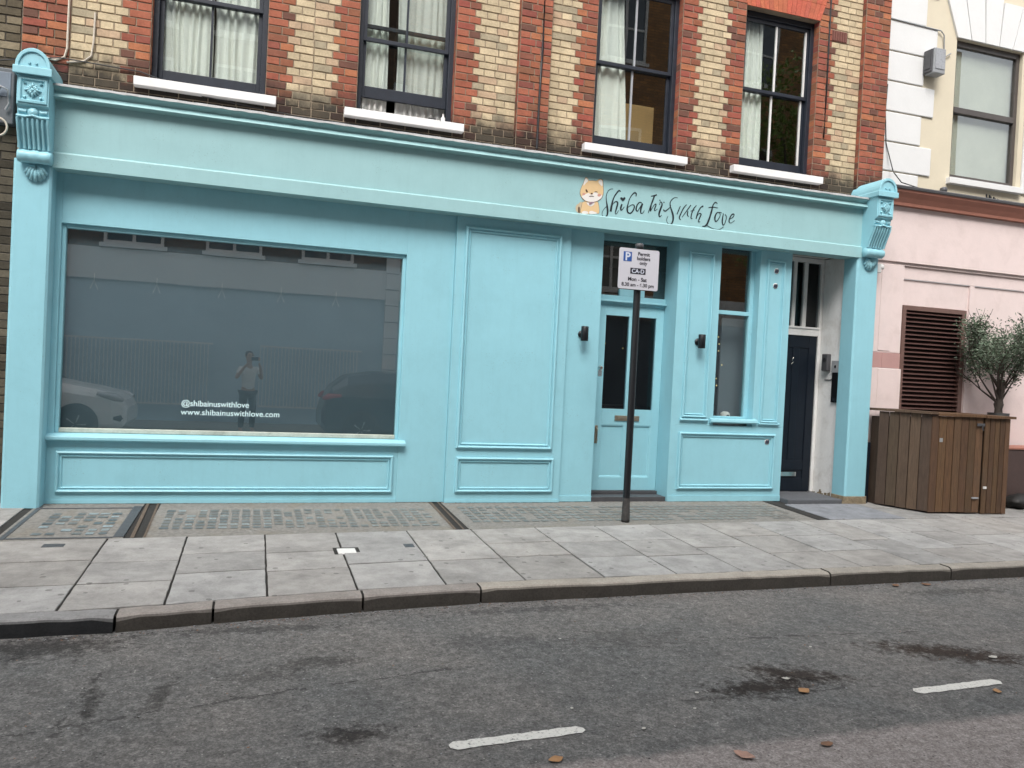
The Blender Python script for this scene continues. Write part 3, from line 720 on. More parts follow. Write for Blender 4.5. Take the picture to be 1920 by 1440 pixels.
# ================================================================== SHOPFRONT
sf=thing('shopfront','turquoise painted shopfront with big grey display window, fascia and brackets','shopfront',(2.8,0,0))
PR=[(0,0),(.004,.026),(.016,.034),(.028,.026),(.034,.006),(.040,.006),(.048,.018),(.056,.014),(.060,0)]
# carcass
m=MB()
def wb(x0,x1,z0,z1,y0=0,y1=.12): m.box(x0,x1,y0,y1,z0,z1)
wb(-1.90,-1.83,.62,3.25); wb(-1.83,1.53,2.72,3.25); wb(1.53,2.069,.0,3.25)
m.build('wall_panel',M_teal,sf,bevel=.004)
m=MB(); wb(3.441,3.87,.0,3.25,.004,.30); wb(3.441,3.868,0,.07,-.008,.0035); m.build('wall_panel',M_teal,sf,bevel=.004)
m=MB(); m.box(-1.90,1.529,.004,.12,0,.615); m.mould(-1.80,1.485,.105,.515,.004,PR); m.box(-1.90,1.529,-.008,.0035,0,.035)
m.build('stall_riser',M_teal,sf)
m=MB(); m.prism([(.0,.618),(-.05,.618),(-.068,.628),(-.068,.655),(-.055,.668),(.0,.685),(.055,.69),(.055,.618)],'x',-1.90,1.60); m.build('window_sill',M_teal,sf,bevel=.003)
# middle panel
m=MB(); m.box(2.07,3.44,-.035,.12,0,3.25)
m.mould(2.17,3.32,.61,3.10,-.035,[(0,0),(.004,.028),(.018,.037),(.030,.027),(.037,.006),(.044,.006),(.053,.020),(.062,.014),(.066,0)]); m.mould(2.18,3.35,.115,.515,-.035,PR); m.box(2.07,3.44,-.045,-.0355,0,.03)
m.build('tall_panel',M_teal,sf)
# display window
dwn=MB(); dwn.box(-1.83,-1.795,.035,.115,.69,2.72); dwn.box(1.495,1.53,.035,.115,.69,2.72); dwn.box(-1.795,1.495,.035,.115,2.68,2.72)
dw=dwn.build('display_window',M_teal,sf,bevel=.004)
m=MB(); m.box(-1.795,1.495,.04,.10,.691,.735); m.build('putty_line',M_putty,dw,bevel=.006)
m=MB(); m.box(-1.795,1.495,.072,.078,.736,2.68); gl=m.build('pane',M_filmglass,dw)
LR=(R(90),0,0)
M_letw=mat('pale_vinyl_lettering',(.62,.80,.82),.5,.05,10,0)
text_obj('lettering','@shibainuswithlove',.083,(-.70,.0705,.985),LR,M_letw,dw,spacing=.98,bold=.001)
text_obj('lettering','www.shibainuswithlove.com',.083,(-.70,.0705,.895),LR,M_letw,dw,spacing=1.02,bold=.001)
m=MB(); m.box(-1.83,1.53,.125,.14,.62,2.80); tag(m.build('window_blind',M_blind,loc=(-.15,.13,.62)),'plain blue-grey blind filling the big display window','blind')
# small hanging hooks against the blind
hk=None
for x in (-1.55,-.98,-.36,.23,.80):
    if hk is None:
        m=MB(); m.tube([(x-.035,.118,2.11),(x,.118,2.20),(x+.035,.118,2.11)],.004,6); m.tube([(x,.118,2.2),(x,.118,2.27)],.003,6); hk=m.build('hanging_hook',M_greyp,loc=(x,.118,2.2)); h=hk
    else: h=hk.copy(); COL.objects.link(h); h.location=(x,.118,2.2)
    tag(h,'small pale hook hanging high behind the display window glass','hook','small hooks behind the display window')
# right section
m=MB()
wb(4.88,5.475,.95,3.25); wb(6.05,6.52,.95,3.25); wb(4.88,6.52,.0,.949); wb(5.475,6.05,3.19,3.25)
m.box(4.88,4.90,.1205,.32,.0,3.25); m.box(6.50,6.52,.1205,.5,0,3.25)
m.box(6.03,6.05,.1205,.22,1.04,3.19); m.box(5.475,5.49,.1205,.22,1.04,3.19)
P2=[(0,0),(.004,.024),(.015,.032),(.026,.024),(.031,.005),(.036,.005),(.044,.016),(.052,0)]
m.mould(5.02,5.375,1.04,3.09,0,P2); m.mould(6.145,6.42,1.0,3.09,0,P2); m.mould(5.0,6.40,.15,.86,0,PR)
m.box(4.88,6.52,-.01,-.0005,0,.07)
m.build('door_side_panel',M_teal,sf)
m=MB(); m.prism([(-.001,.985),(-.04,.985),(-.052,1.0),(-.045,1.03),(-.001,1.045)],'x',5.42,6.10); m.prism([(-.001,1.0),(-.028,1.0),(-.036,1.015),(-.001,1.04)],'x',5.0,5.39);m.prism([(-.001,.975),(-.028,.975),(-.036,.99),(-.001,1.012)],'x',6.13,6.44); m.box(5.49,6.03,.0,.18,1.005,1.039); m.build('window_sill',M_teal,sf,bevel=.002)
wn_=MB(); y=.15
wn_.box(5.49,5.52,y-.03,y+.03,1.04,3.19); wn_.box(5.995,6.03,y-.03,y+.03,1.04,3.19); wn_.box(5.52,5.995,y-.031,y+.031,2.36,2.41); wn_.box(5.52,5.995,y-.03,y+.03,1.04,1.065)
sw=wn_.build('side_window',M_teal,sf,bevel=.003)
m=MB(); m.box(5.52,5.995,y+.0,y+.004,1.065,2.36); m.build('pane',M_glass,sw)
m=MB(); m.box(5.52,5.995,y+.0,y+.004,2.41,3.19); m.build('pane',M_oldglass,sw)
# stickers
m0=None
for (x,z,lab) in ((6.29,2.95,'upper of two round dark stickers high on the narrow right panel'),(6.285,2.76,'lower of two round dark stickers high on the narrow right panel'),(6.285,.76,'round dark sticker on the low panel by the side doorway')):
    if m0 is None:
        m=MB(); m.lathe([(.0,.003),(.036,.003),(.036,0),(0,0)],0,0,20,axis='y',cz=0); m.f=m.f; a=m.build('sticker',M_whitep,loc=(0,0,0))
        m=MB()
        for k,zz in enumerate((.016,.0,-.016)): m.box(-.030+.006*(k==0),.030-.006*(k==2),-.002,-.0005,zz-.0072,zz+.0072)
        b2=m.build('sticker_print',M_sticker,a); m0=a; s=a
    else: s=copy_tree(m0)
    s.location=(x,-.004,z); s['label']=lab; s['category']='sticker'; s['group']='round stickers on the shopfront'

# ---- fascia
PROFC=[(.045,3.965),(-.285,3.950),(-.288,3.936),(-.275,3.932),(-.248,3.920),(-.232,3.902),(-.228,3.895),(-.246,3.876),(-.262,3.856),(-.268,3.845),(-.262,3.839),(-.20,3.838),(-.1805,3.832),(.045,3.832)]
XL,XR=-1.885,7.43
def ext(prof,x0,x1,mt,name,parent,sub=1,bev=0):
    m=MB(); n=len(prof); ns=60
    for i in range(ns):
        a=x0+(x1-x0)*i/ns; b_=x0+(x1-x0)*(i+1)/ns
    m.prism(prof,'x',x0,x1); return m.build(name,mt,parent,bevel=bev)
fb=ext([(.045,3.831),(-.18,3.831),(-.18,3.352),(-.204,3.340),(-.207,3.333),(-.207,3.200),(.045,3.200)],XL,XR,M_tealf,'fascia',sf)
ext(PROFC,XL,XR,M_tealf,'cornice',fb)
m=MB(); rr=random.Random(4); n=140; vs=[]
for i in range(n+1):
    x=XL+(XR-XL)*i/n; d=rr.uniform(-.004,.004)
    vs+=[(x,.045,3.975),(x,-.290+d,3.960+rr.uniform(-.002,.003)),(x,-.294+d,3.938+rr.uniform(-.004,.003)),(x,-.294+d,3.966)]
m.add(vs,[(i*4+a,(i+1)*4+a,(i+1)*4+b_,i*4+b_) for i in range(n) for a,b_ in ((0,1),(1,2))]); m.build('lead_flashing',M_lead,fb,solid=.004)
# script lettering
STR=[[3868,3677,3,3829,3668,4,3796,3628,7,3785,3573,9,3793,3520,12,3806,3458,21,3813,3405,21,3806,3364,15,3783,3341,13,3758,3348,9,3744,3370,6,3750,3407,5,3772,3441,5,3794,3464,5],[3964,3658,12,3943,3667,15,3910,3628,15,3883,3579,13,3863,3509,19,3850,3413,25],[3856,3455,5,3878,3507,6,3911,3535,12,3935,3522,17,3923,3462,17,3910,3406,10,3924,3393,7,3951,3438,5],[3990,3515,17,3976,3468,19,3988,3444,12,4023,3489,5],[4164,3625,8,4165,3660,15,4134,3660,13,4092,3603,10,4069,3533,12,4060,3468,19,4072,3428,17,4107,3423,13,4140,3463,15,4151,3510,13,4127,3524,9,4096,3508,8,4066,3482,6],[4243,3559,10,4211,3559,12,4183,3518,15,4175,3472,17,4196,3457,10,4224,3504,8,4254,3553,13],[4254,3551,19,4237,3488,19,4238,3442,13,4263,3440,7,4283,3474,5],[4359,3649,8,4399,3660,13,4437,3677,13],[4407,3664,13,4387,3605,17,4367,3548,15,4349,3495,10,4335,3448,8],[4372,3567,8,4366,3520,15,4363,3474,10,4389,3523,6,4420,3563,10,4432,3555,12,4416,3507,12,4420,3485,8,4454,3511,5],[4477,3560,8,4490,3598,8,4512,3573,15,4495,3516,19,4478,3459,19,4485,3421,12,4515,3444,5],[4532,3511,13,4555,3495,13,4588,3517,13,4618,3548,8,4627,3577,8],[4715,3670,3,4678,3670,5,4640,3643,9,4618,3603,10,4622,3558,13,4646,3505,19,4665,3451,21,4668,3401,17,4650,3357,13,4619,3346,13,4592,3365,7,4583,3401,5,4598,3439,4],[4757,3577,9,4737,3529,12,4716,3475,10],[4840,3605,8,4801,3559,12,4771,3495,13,4750,3437,13,4772,3414,8],[4898,3607,8,4874,3572,12,4835,3516,10,4786,3446,6],[4861,3528,13,4858,3481,13,4880,3465,6],[4973,3611,8,4938,3565,12,4915,3506,13,4908,3454,12,4929,3444,6],[4898,3532,7,4950,3552,7],[5059,3597,8,5063,3614,10,5028,3584,12,4996,3520,13,4977,3447,13],[4986,3476,5,5016,3517,8,5043,3511,13,5024,3462,13,5011,3418,10,5038,3421,5],[5260,3664,9,5232,3676,12,5202,3641,13,5187,3573,19,5167,3496,19,5135,3408,21,5105,3375,15,5068,3368,10],[5114,3396,8,5164,3371,8,5230,3354,6,5306,3355,5,5364,3392,4],[5139,3601,7,5203,3615,9,5267,3612,5],[5294,3561,9,5256,3548,13,5235,3494,17,5249,3446,13,5283,3475,10,5307,3525,9,5299,3562,9,5332,3556,5],[5351,3555,10,5343,3496,15,5343,3439,15,5363,3413,9,5387,3463,10,5395,3520,10,5371,3546,9],[5440,3492,6,5488,3525,9,5502,3556,10,5475,3557,12,5444,3511,13,5436,3463,12,5465,3450,7,5515,3486,4],[4472,3613,13,4486,3616,13],[4527,3595,13,4541,3598,13]]
M_ink=mat('black_lettering_paint',(.012,.018,.024),.45,.1,10,0)
m=MB()
for si,s in enumerate(STR):
    P=[Vector((s[i]/1000,s[i+1]/1000,s[i+2]/1000)) for i in range(0,len(s),3)]
    Q=[]
    for i in range(len(P)-1):
        p0,p1,p2,p3=P[max(i-1,0)],P[i],P[i+1],P[min(i+2,len(P)-1)]
        for k in range(6):
            t=k/6; Q.append(.5*((2*p1)+(-p0+p2)*t+(2*p0-5*p1+4*p2-p3)*t*t+(-p0+3*p1-3*p2+p3)*t**3))
    Q.append(P[-1]); vs=[]; n=len(Q); yy=-.1822-.00006*si
    for i,q_ in enumerate(Q):
        d=Q[min(i+1,n-1)]-Q[max(i-1,0)]; L=math.hypot(d.x,d.y) or 1; nx_,nz_=-d.y/L,d.x/L; w=max(.0035,q_.z*.56)
        vs+=[(q_.x+nx_*w,yy,q_.y+nz_*w),(q_.x-nx_*w,yy,q_.y-nz_*w)]
    m.add(vs,[(2*i,2*i+1,2*i+3,2*i+2) for i in range(n-1)])
H=[(4000,3546),(3964,3575),(3967,3592),(3985,3594),(3998,3583),(4012,3600),(4029,3596),(4028,3581)]
m.add([(a/1000,-.1842,b_/1000) for a,b_ in H],[tuple(range(len(H)))])
m.build('script_lettering',M_ink,fb)
# dog emblem (flat painted picture)
DOG=[('stripe0',3,[(3487,3354),(3455,3350),(3422,3368),(3409,3400),(3418,3439),(3445,3459),(3471,3487),(3490,3477)]),
('body',0,[(3494,3494),(3678,3515),(3696,3474),(3707,3407),(3702,3370),(3488,3347),(3472,3382),(3485,3438)]),
('stripe',2,[(3444,3357),(3441,3412),(3451,3430),(3463,3415),(3467,3356)]),
('pawL',1,[(3491,3371),(3522,3387),(3564,3383),(3570,3358),(3543,3351),(3492,3348)]),
('pawR',1,[(3578,3385),(3615,3397),(3648,3388),(3676,3383),(3681,3368),(3580,3353)]),
('chest',1,[(3540,3487),(3573,3482),(3646,3499),(3638,3468),(3598,3440),(3555,3459)]),
('head',0,[(3472,3547),(3457,3575),(3459,3617),(3475,3662),(3492,3697),(3513,3768),(3534,3766),(3559,3731),(3595,3742),(3651,3742),(3678,3765),(3710,3775),(3732,3756),(3738,3689),(3746,3634),(3739,3582),(3718,3545),(3669,3510),(3600,3489),(3535,3495),(3492,3520)]),
('earL',1,[(3491,3664),(3495,3711),(3515,3760),(3532,3755),(3550,3726),(3523,3706)]),
('earR',1,[(3672,3736),(3692,3762),(3713,3765),(3728,3743),(3731,3688),(3705,3702)]),
('muzzle',1,[(3472,3547),(3504,3563),(3537,3584),(3566,3596),(3586,3577),(3613,3584),(3630,3616),(3668,3608),(3697,3586),(3734,3594),(3731,3568),(3709,3542),(3669,3512),(3600,3494),(3535,3499),(3497,3520)]),
('cheekL',4,[(3484,3578),(3502,3591),(3521,3586),(3519,3569),(3499,3561),(3485,3565)]),
('cheekR',4,[(3671,3589),(3696,3603),(3720,3597),(3716,3579),(3694,3566),(3672,3574)]),
('eye',2,[(3520,3633),(3532,3634),(3549,3615),(3550,3603),(3539,3597),(3524,3608)]),
('wink',2,[(3633,3616),(3653,3625),(3672,3619),(3672,3613),(3653,3617),(3635,3608)]),
('nose',2,[(3587,3598),(3610,3601),(3609,3586),(3600,3581),(3590,3584)]),
('mouth',2,[(3568,3560),(3596,3568),(3631,3565),(3629,3559),(3596,3560),(3569,3553)]),
('bow',5,[(3573,3473),(3577,3487),(3600,3494),(3632,3501),(3635,3491),(3610,3482),(3588,3462),(3576,3463)])]
def fm_(n,c): return mat(n,c,.5,.03,20,0)
DM=[fm_('emblem_orange',(.68,.48,.26)),fm_('emblem_cream',(.74,.70,.66)),fm_('emblem_brown',(.09,.045,.025)),fm_('emblem_tan',(.52,.42,.28)),fm_('emblem_blush',(.56,.29,.23)),fm_('emblem_mauve',(.28,.17,.22))]
m=MB()
for i,(nm,mi,pts) in enumerate(DOG):
    # smooth outline
    P=pts; Q=[]; n=len(P)
    if n>5:
        for k in range(n):
            a=P[k]; b_=P[(k+1)%n]; Q+=[(a[0]*.78+b_[0]*.22,a[1]*.78+b_[1]*.22),(a[0]*.22+b_[0]*.78,a[1]*.22+b_[1]*.78)]
    else: Q=P
    if nm in('head','body'):
        cx=sum(p[0] for p in Q)/len(Q); cz=sum(p[1] for p in Q)/len(Q)
        O=[(cx+(p[0]-cx)*1.03,cz+(p[1]-cz)*1.03) for p in Q]
        m.add([(a/1000,-.1816-.0004*i+.0001,b_/1000) for a,b_ in O],[tuple(range(len(O)))],2)
    m.add([(a/1000,-.1816-.0004*i,b_/1000) for a,b_ in Q],[tuple(range(len(Q)))],mi)
m.build('dog_emblem',DM,fb)

# ---- pilasters and brackets
def pilaster(x0,x1,ch,lab):
    m=MB(); c=.02
    m.prism([(x0,.05),(x0,-.2+c),(x0+c,-.2),(x1-c,-.2),(x1,-.2+c),(x1,.05)],'z',ch,3.25)
    return m.build('pilaster',M_teal,sf,bevel=.003,label=lab)
pl=pilaster(-2.205,-1.885,-.01,'left pilaster under the large bracket')
pr=pilaster(7.375,7.715,.09,'right pilaster beside the side doorway')
m=MB(); rr=random.Random(8)
m.prism([(7.36,.05),(7.36,-.19),(7.40,-.225),(7.70,-.225),(7.73,-.19),(7.73,.05)],'z',-.03,.089); m.build('worn_stone_base',M_stone,pr,bevel=.012)
m=MB(); m.prism([(7.725,-.04),(7.725,-.13),(7.80,-.15),(7.85,-.10),(7.85,-.04)],'z',3.05,3.16); m.tube([(7.72,-.1,3.11),(7.86,-.1,3.13)],.04,10); m.build('sensor',M_whitep,pr)
def bracket(xc,lab):
    w=.128; T=MB()
    prof=[(.04,3.955),(-.43,3.955),(-.43,3.69),(-.40,3.675),(-.385,3.60),(-.40,3.585),(-.385,3.54),(-.355,3.48),(-.325,3.42),(-.298,3.36),(-.282,3.32)]
    cx,cz,r=-.262,3.262,.060
    for k in range(9):
        a=R(70+k*22+45); prof.append((cx+r*math.cos(a),cz+r*math.sin(a)))
    prof+=[(-.19,3.215),(-.10,3.20),(.04,3.20)]
    T.prism(prof,'x',xc-w,xc+w)
    b_=T.build('bracket',M_teal,sf,bevel=.004,label=lab)
    # hood: half-round roof running back to the wall
    m=MB(); hw=.142; zb=3.985; hr=.205
    arc=[(xc+hw*math.cos(R(a)),zb+.035+(hr-.035)*math.sin(R(a))) for a in range(0,181,12)]
    pts=[(xc+hw+.008,zb-.03),(xc+hw+.008,zb+.03)]+arc+[(xc-hw-.008,zb+.03),(xc-hw-.008,zb-.03)]
    m.prism(pts,'y',-.455,.045)
    # ring on the hood front and ledge
    for i,(a0,a1) in enumerate([(a,a+15) for a in range(0,180,15)]):
        q=[]
        for a in (a0,a1):
            for k in (1.0,.80): q.append((xc+hw*k*math.cos(R(a)),zb+.035+(hr-.035)*k*math.sin(R(a))))
        (ax,az),(bx,bz),(cx2,cz2),(dx,dz)=q
        m.add([(ax,-.456,az),(bx,-.456,bz),(dx,-.456,dz),(cx2,-.456,cz2),(ax,-.470,az),(bx,-.470,bz),(dx,-.470,dz),(cx2,-.470,cz2)],[(4,5,6,7),(0,4,7,3),(1,2,6,5)])
    m.box(xc-hw-.014,xc+hw+.014,-.480,-.4555,zb-.034,zb+.034)
    for dx_ in (-.03,.025): m.tube([(xc+dx_,-.45,zb+.075),(xc+dx_,-.468,zb+.075)],.012,8)
    m.build('bracket_hood',M_teal,b_,bevel=.005)
    # rosette panel
    m=MB(); m.mould(xc-.118,xc+.118,3.705,3.935,-.43,[(0,0),(.004,.014),(.022,.016),(.030,.006),(.034,-.002)])
    for k in range(12):
        a=2*math.pi*k/12; rr_=.058 if k%3==0 else .046
        m.tube([(xc+.014*math.cos(a),-.448,3.82+.014*math.sin(a)),(xc+rr_*.6*math.cos(a),-.452,3.82+rr_*.6*math.sin(a)),(xc+rr_*1.15*math.cos(a),-.432,3.82+rr_*1.15*math.sin(a))],.01,6,rs=[.007,.014,.006])
    for sx in (-1,1):
        for sz in (-1,1): m.tube([(xc+sx*.055,-.432,3.82+sz*.055),(xc+sx*.070,-.440,3.82+sz*.072)],.012,6,rs=[.008,.014])
    m.lathe([(.0,-.462),(.012,-.460),(.018,-.450),(.018,-.43)],xc,0,12,axis='y',cz=3.82)
    m.build('rosette',M_teal,b_)
    # egg and ledge below the block
    m=MB(); m.box(xc-w-.004,xc+w+.004,-.412,-.36,3.588,3.603); m.tube([(xc-w-.004,-.402,3.592),(xc-.06,-.410,3.585),(xc,-.416,3.600),(xc+.06,-.410,3.585),(xc+w+.004,-.402,3.592)],.012,8)
    m.lathe([(.0,-.425),(.030,-.420),(.044,-.405),(.046,-.38)],xc,0,14,axis='y',cz=3.632)
    for s in (-1,1): m.tube([(xc+s*.055,-.392,3.635),(xc+s*.115,-.392,3.640)],.019,8)
    m.build('egg_band',M_teal,b_)
    # flutes
    m=MB(); cv=[(-.395,3.575),(-.385,3.54),(-.357,3.48),(-.327,3.42),(-.300,3.36),(-.286,3.325)]
    for fx in (-.122,-.078,-.039,0,.039,.078,.122): m.tube([(xc+fx,y-(.010 if abs(fx)<.12 else .018),z) for y,z in cv],.012,8,rs=[.011]*3+[.012,.013,.016])
    m.build('flutes',M_teal,b_)
    # scroll roll
    m=MB()
    prof2=[(0,-w-.012),(.052,-w-.012),(.060,-w),(.062,-.08),(.055,-.05),(.060,-.02),(.064,0),(.060,.02),(.055,.05),(.062,.08),(.060,w),(.052,w+.012),(0,w+.012)]
    m.lathe(prof2,xc,-.268,20,axis='x',cz=3.262)
    m.build('scroll',M_teal,b_)
    # leaf drop
    m=MB()
    for k in range(7):
        a=R(200+k*23.3); x=xc+.088*math.cos(a); z=3.155+.10*math.sin(a)
        m.tube([(xc+.02*math.cos(a),-.225,3.19),(xc+.06*math.cos(a),-.238,3.18+.05*math.sin(a)),(x,-.215,z),(x+.006*math.cos(a),-.203,z-.004)],.014,8,rs=[.010,.017,.020,.008])
    m.lathe([(0,-.235),(.055,-.228),(.070,-.205),(.070,-.2)],xc,0,18,axis='y',cz=3.155)
    m.build('shell_drop',M_teal,b_)
    return b_
bracket(-2.012,'left bracket with rosette, flutes and scroll')
bracket(7.555,'right bracket with rosette, flutes and scroll')

# ---- shop door
dy=.30
m=MB(); m.box(3.87,3.955,dy-.02,dy+.06,.05,3.25); m.box(3.955,4.879,dy-.021,dy+.06,2.385,2.50); m.box(3.955,4.879,dy-.045,dy-.0215,2.405,2.425); m.box(3.955,4.879,dy-.060,dy-.046,2.418,2.440)
m.box(3.955,4.879,dy-.02,dy+.06,3.17,3.25); m.box(4.24,4.58,dy-.022,dy+.02,2.501,2.585)
m.build('door_frame',M_teal,sf,bevel=.003)
m=MB(); m.box(3.955,4.879,dy+.01,dy+.014,2.586,3.17); m.box(3.955,4.239,dy+.01,dy+.014,2.501,2.5855); m.box(4.581,4.879,dy+.01,dy+.014,2.501,2.5855); m.build('transom_pane',M_oldglass,sf)
d=MB(); y=dy
for x0,x1,z0,z1 in ((3.957,4.085,.09,2.383),(4.775,4.878,.09,2.383),(4.085,4.775,2.255,2.383),(4.40,4.505,1.10,2.255),(4.085,4.775,.90,1.10),(4.085,4.775,.09,.25),(4.40,4.48,.25,.90)): d.box(x0,x1,y,y+.045,z0,z1)
d.box(4.085,4.40,y+.018,y+.03,.25,.90); d.box(4.48,4.775,y+.018,y+.03,.25,.90)
d.mould(4.085,4.40,.25,.90,y+.018,[(0,.016),(.012,.012),(.02,0)]); d.mould(4.48,4.775,.25,.90,y+.018,[(0,.016),(.012,.012),(.02,0)])
door=d.build('door',M_teal,sf,bevel=.002,label='half glazed turquoise shop door')
m=MB(); m.box(4.085,4.40,y+.02,y+.024,1.10,2.255); m.build('pane',M_dglass,door)
m=MB(); m.box(4.505,4.775,y+.02,y+.024,1.10,2.255); m.build('pane',M_dglass,door)
m=MB(); m.box(4.265,4.60,y-.012,y-.001,.955,1.02); m.box(4.295,4.57,y-.018,y-.0125,.972,1.004); m.build('letterbox',M_brass,door,bevel=.003)
m=MB(); m.lathe([(0,-.05),(.02,-.048),(.024,-.03),(.012,-.02),(.028,-.004),(.028,0)],4.035,y,16,axis='y',cz=1.60); m.box(4.01,4.06,y-.006,y-.0005,1.50,1.57); m.build('lock',M_chrome,door,bevel=.002)
m=MB(); m.tube([(4.025,y,.86),(4.025,y-.035,.85),(4.025,y-.035,.70),(4.025,y,.69)],.011,8); m.box(4.005,4.045,y-.005,y-.0005,.67,.89); m.build('handle',M_brass,door,bevel=.002)
m=MB(); m.box(3.87,4.879,.03,.36,-.05,.05); m.box(3.90,4.879,dy-.05,dy+.05,.0505,.088); m.build('threshold',M_dgrey,sf,bevel=.004)

# ---- side lobby
ly=.5
m=MB(); m.box(7.42,7.74,.055,ly+.1,.0,3.25); m.box(6.52,7.42,.06,ly+.1,3.26,3.30); lb=m.build('lobby_wall',M_whitewall,sf,bevel=.004)
m=MB(); rr=random.Random(2)
for i in range(26):
    y0=.06+i*.017; h=rr.uniform(.02,.10); m.box(7.4165,7.4195,y0,y0+.017,.0,h)
m.build('exposed_plaster_base',M_stone,lb)
m=MB(); m.box(7.365,7.415,ly-.03,ly+.04,.045,3.25); m.box(6.53,7.365,ly-.03,ly+.04,2.19,2.31); m.box(6.53,7.365,ly-.045,ly-.031,2.285,2.31); m.box(6.53,7.365,ly-.03,ly+.04,3.19,3.25)
m.box(6.92,6.975,ly-.02,ly+.03,2.31,3.19); m.box(7.095,7.155,ly-.02,ly+.03,2.31,3.19); m.box(6.70,6.755,ly-.02,ly+.03,2.31,3.19)
m.build('side_door_frame',M_whitep,sf,bevel=.004)
m=MB(); m.box(6.53,7.365,ly+.005,ly+.009,2.311,3.189); m.build('fanlight_pane',M_dglass,sf)
d=MB(); d.box(6.53,7.362,ly,ly+.045,.05,2.188); d.box(6.53,6.66,ly-.012,ly-.0005,.05,2.188); d.box(7.235,7.362,ly-.012,ly-.0005,.05,2.188); d.box(6.66,7.235,ly-.012,ly-.0005,2.02,2.188); d.box(6.66,7.235,ly-.012,ly-.0005,.05,.23); d.box(6.66,7.235,ly-.012,ly-.0005,.34,.48); d.box(6.98,7.09,ly-.012,ly-.0005,.48,2.02)
sd_=d.build('side_door',M_black,sf,bevel=.005,label='black panelled side door')
m=MB(); m.box(6.80,7.13,ly-.02,ly-.0125,.255,.315); m.build('letterbox',M_chrome,sd_,bevel=.003)
m=MB(); m.tube([(6.955,ly-.02,1.79),(6.985,ly-.028,1.82),(6.96,ly-.028,1.85),(6.985,ly-.02,1.88)],.008,6); m.build('knocker',M_chrome,sd_)
m=MB(); m.box(7.35,7.4185,.25,.36,1.72,1.95); ks=thing('intercom','grey camera intercom box on the white side wall of the doorway','intercom',(7.40,.3,1.72)); m.build('case',M_dgrey,ks,bevel=.01)
m=MB(); m.tube([(7.345,.30,1.87),(7.36,.30,1.87)],.03,14); m.build('lens',M_cable,ks)
en=thing('entry_panel','slim dark entry keypad with silver top on the white side wall of the doorway','entry panel',(7.41,.13,1.3))
m=MB(); m.box(7.392,7.4185,.06,.19,1.30,1.70); m.build('plate',M_blackm,en,bevel=.004)
m=MB(); m.box(7.386,7.4185,.055,.20,1.7005,1.86); m.build('silver_top',M_grey,en,bevel=.004)
m=MB(); m.tube([(7.380,.12,1.78),(7.3855,.12,1.78)],.02,12); m.build('button',M_chrome,en)
m=MB(); m.box(7.3875,7.3915,.08,.17,1.32,1.36); m.build('badge',M_chrome,en)
cable('cable',[(7.413,.35,1.60),(7.413,.23,1.60),(7.413,.2,1.62)],.006,M_cable,'short dark cable below the intercom')

# ---- wall lamps
def wall_lamp(x,z,lab):
    t=thing('wall_lamp',lab,'wall lamp',(x,0,z),'black wall lamps beside the shop door')
    m=MB(); m.lathe([(0,-.012),(.045,-.012),(.045,-.0005),(0,-.0005)],x,0,20,axis='y',cz=z-.005); m.build('back_plate',M_blackm,t)
    m=MB(); m.tube([(x,-.01,z-.005),(x,-.06,z-.005)],.018,12); m.build('arm',M_blackm,t)
    m=MB(); m.lathe([(0,-.085),(.040,-.085),(.044,-.08),(.044,.08),(.040,.085),(.034,.085),(.034,.07),(0,.07)],x,-.095,22,cz=z); m.build('shade',M_blackm,t)
    return t
l1=wall_lamp(3.64,1.985,'black cylinder wall lamp left of the shop door')
l2=copy_tree(l1); l2.location=(5.20,0,1.985); l2['label']='black cylinder wall lamp on the narrow panel right of the shop door'

# ---- inside the shop
t=thing('string_lights','string of tiny warm bulbs inside the side window','string lights',(5.6,.5,1.3))
M_bulb,nt,b=newmat('warm_bulb'); b.inputs['Emission Color'].default_value=(.95,.80,.25,1); b.inputs['Emission Strength'].default_value=.25; b.inputs['Base Color'].default_value=(.8,.6,.3,1)
rr=random.Random(9)
for i in range(0,16,2):
    m=MB()
    x=5.71+.04*math.sin(i*1.3)+rr.uniform(-.015,.015); z=1.45+i*.045; m.lathe([(0,-.010),(.008,-.005),(.009,0),(.007,.006),(0,.010)],x,.34+rr.uniform(-.03,.03),8,cz=z); m.build('bulb',M_bulb,t)
m=MB(); m.tube([(5.71+.04*math.sin(i*1.3),.35,1.45+i*.045) for i in range(16)],.003,5); m.build('wire',M_cable,t)
m=MB(); m.box(5.80,6.3,.42,.44,1.0,2.34); tag(m.build('screen',M_screen,loc=(5.9,.42,1)),'grey screen standing behind the side window','screen')
m=MB(); m.box(5.35,6.25,.24,.7,.92,1.0); tag(m.build('window_shelf',M_greyp,loc=(5.8,.4,.92),bevel=.005),'grey shelf inside the side window','shelf')
t=thing('ornament','small round white ornament on the shelf inside the side window','ornament',(5.86,.33,1.0))
m=MB(); m.lathe([(0,0),(.05,.005),(.068,.05),(.06,.095),(.03,.115),(0,.118)],5.86,.33,16,cz=1.001); m.build('body',M_whitep,t)
m=MB(); m.lathe([(0,-.072),(.02,-.068),(.02,-.05)],5.86,.33,10,axis='y',cz=1.06); m.build('nose',M_cable,t)
for i,(x,z) in enumerate(((4.16,2.0),(4.36,1.93),(4.62,1.88),(4.70,2.1))):
    t=thing('pendant_bulb',['small orange bulb hanging inside the left door pane','small bulb hanging just left of the parking sign pole inside the door','small bulb hanging inside the right door pane, lower of two','small bulb hanging inside the right door pane, upper of two'][i],'bulb',(x,.9,z),'bulbs inside the door')
    m=MB(); m.lathe([(0,-.010),(.009,-.004),(.010,0),(.006,.008),(0,.01)],x,.9,8,cz=z); m.build('bulb',M_bulb,t)
    m=MB(); m.tube([(x,.9,z+.01),(x,.9,3.29)],.002,5); m.build('wire',M_cable,t)
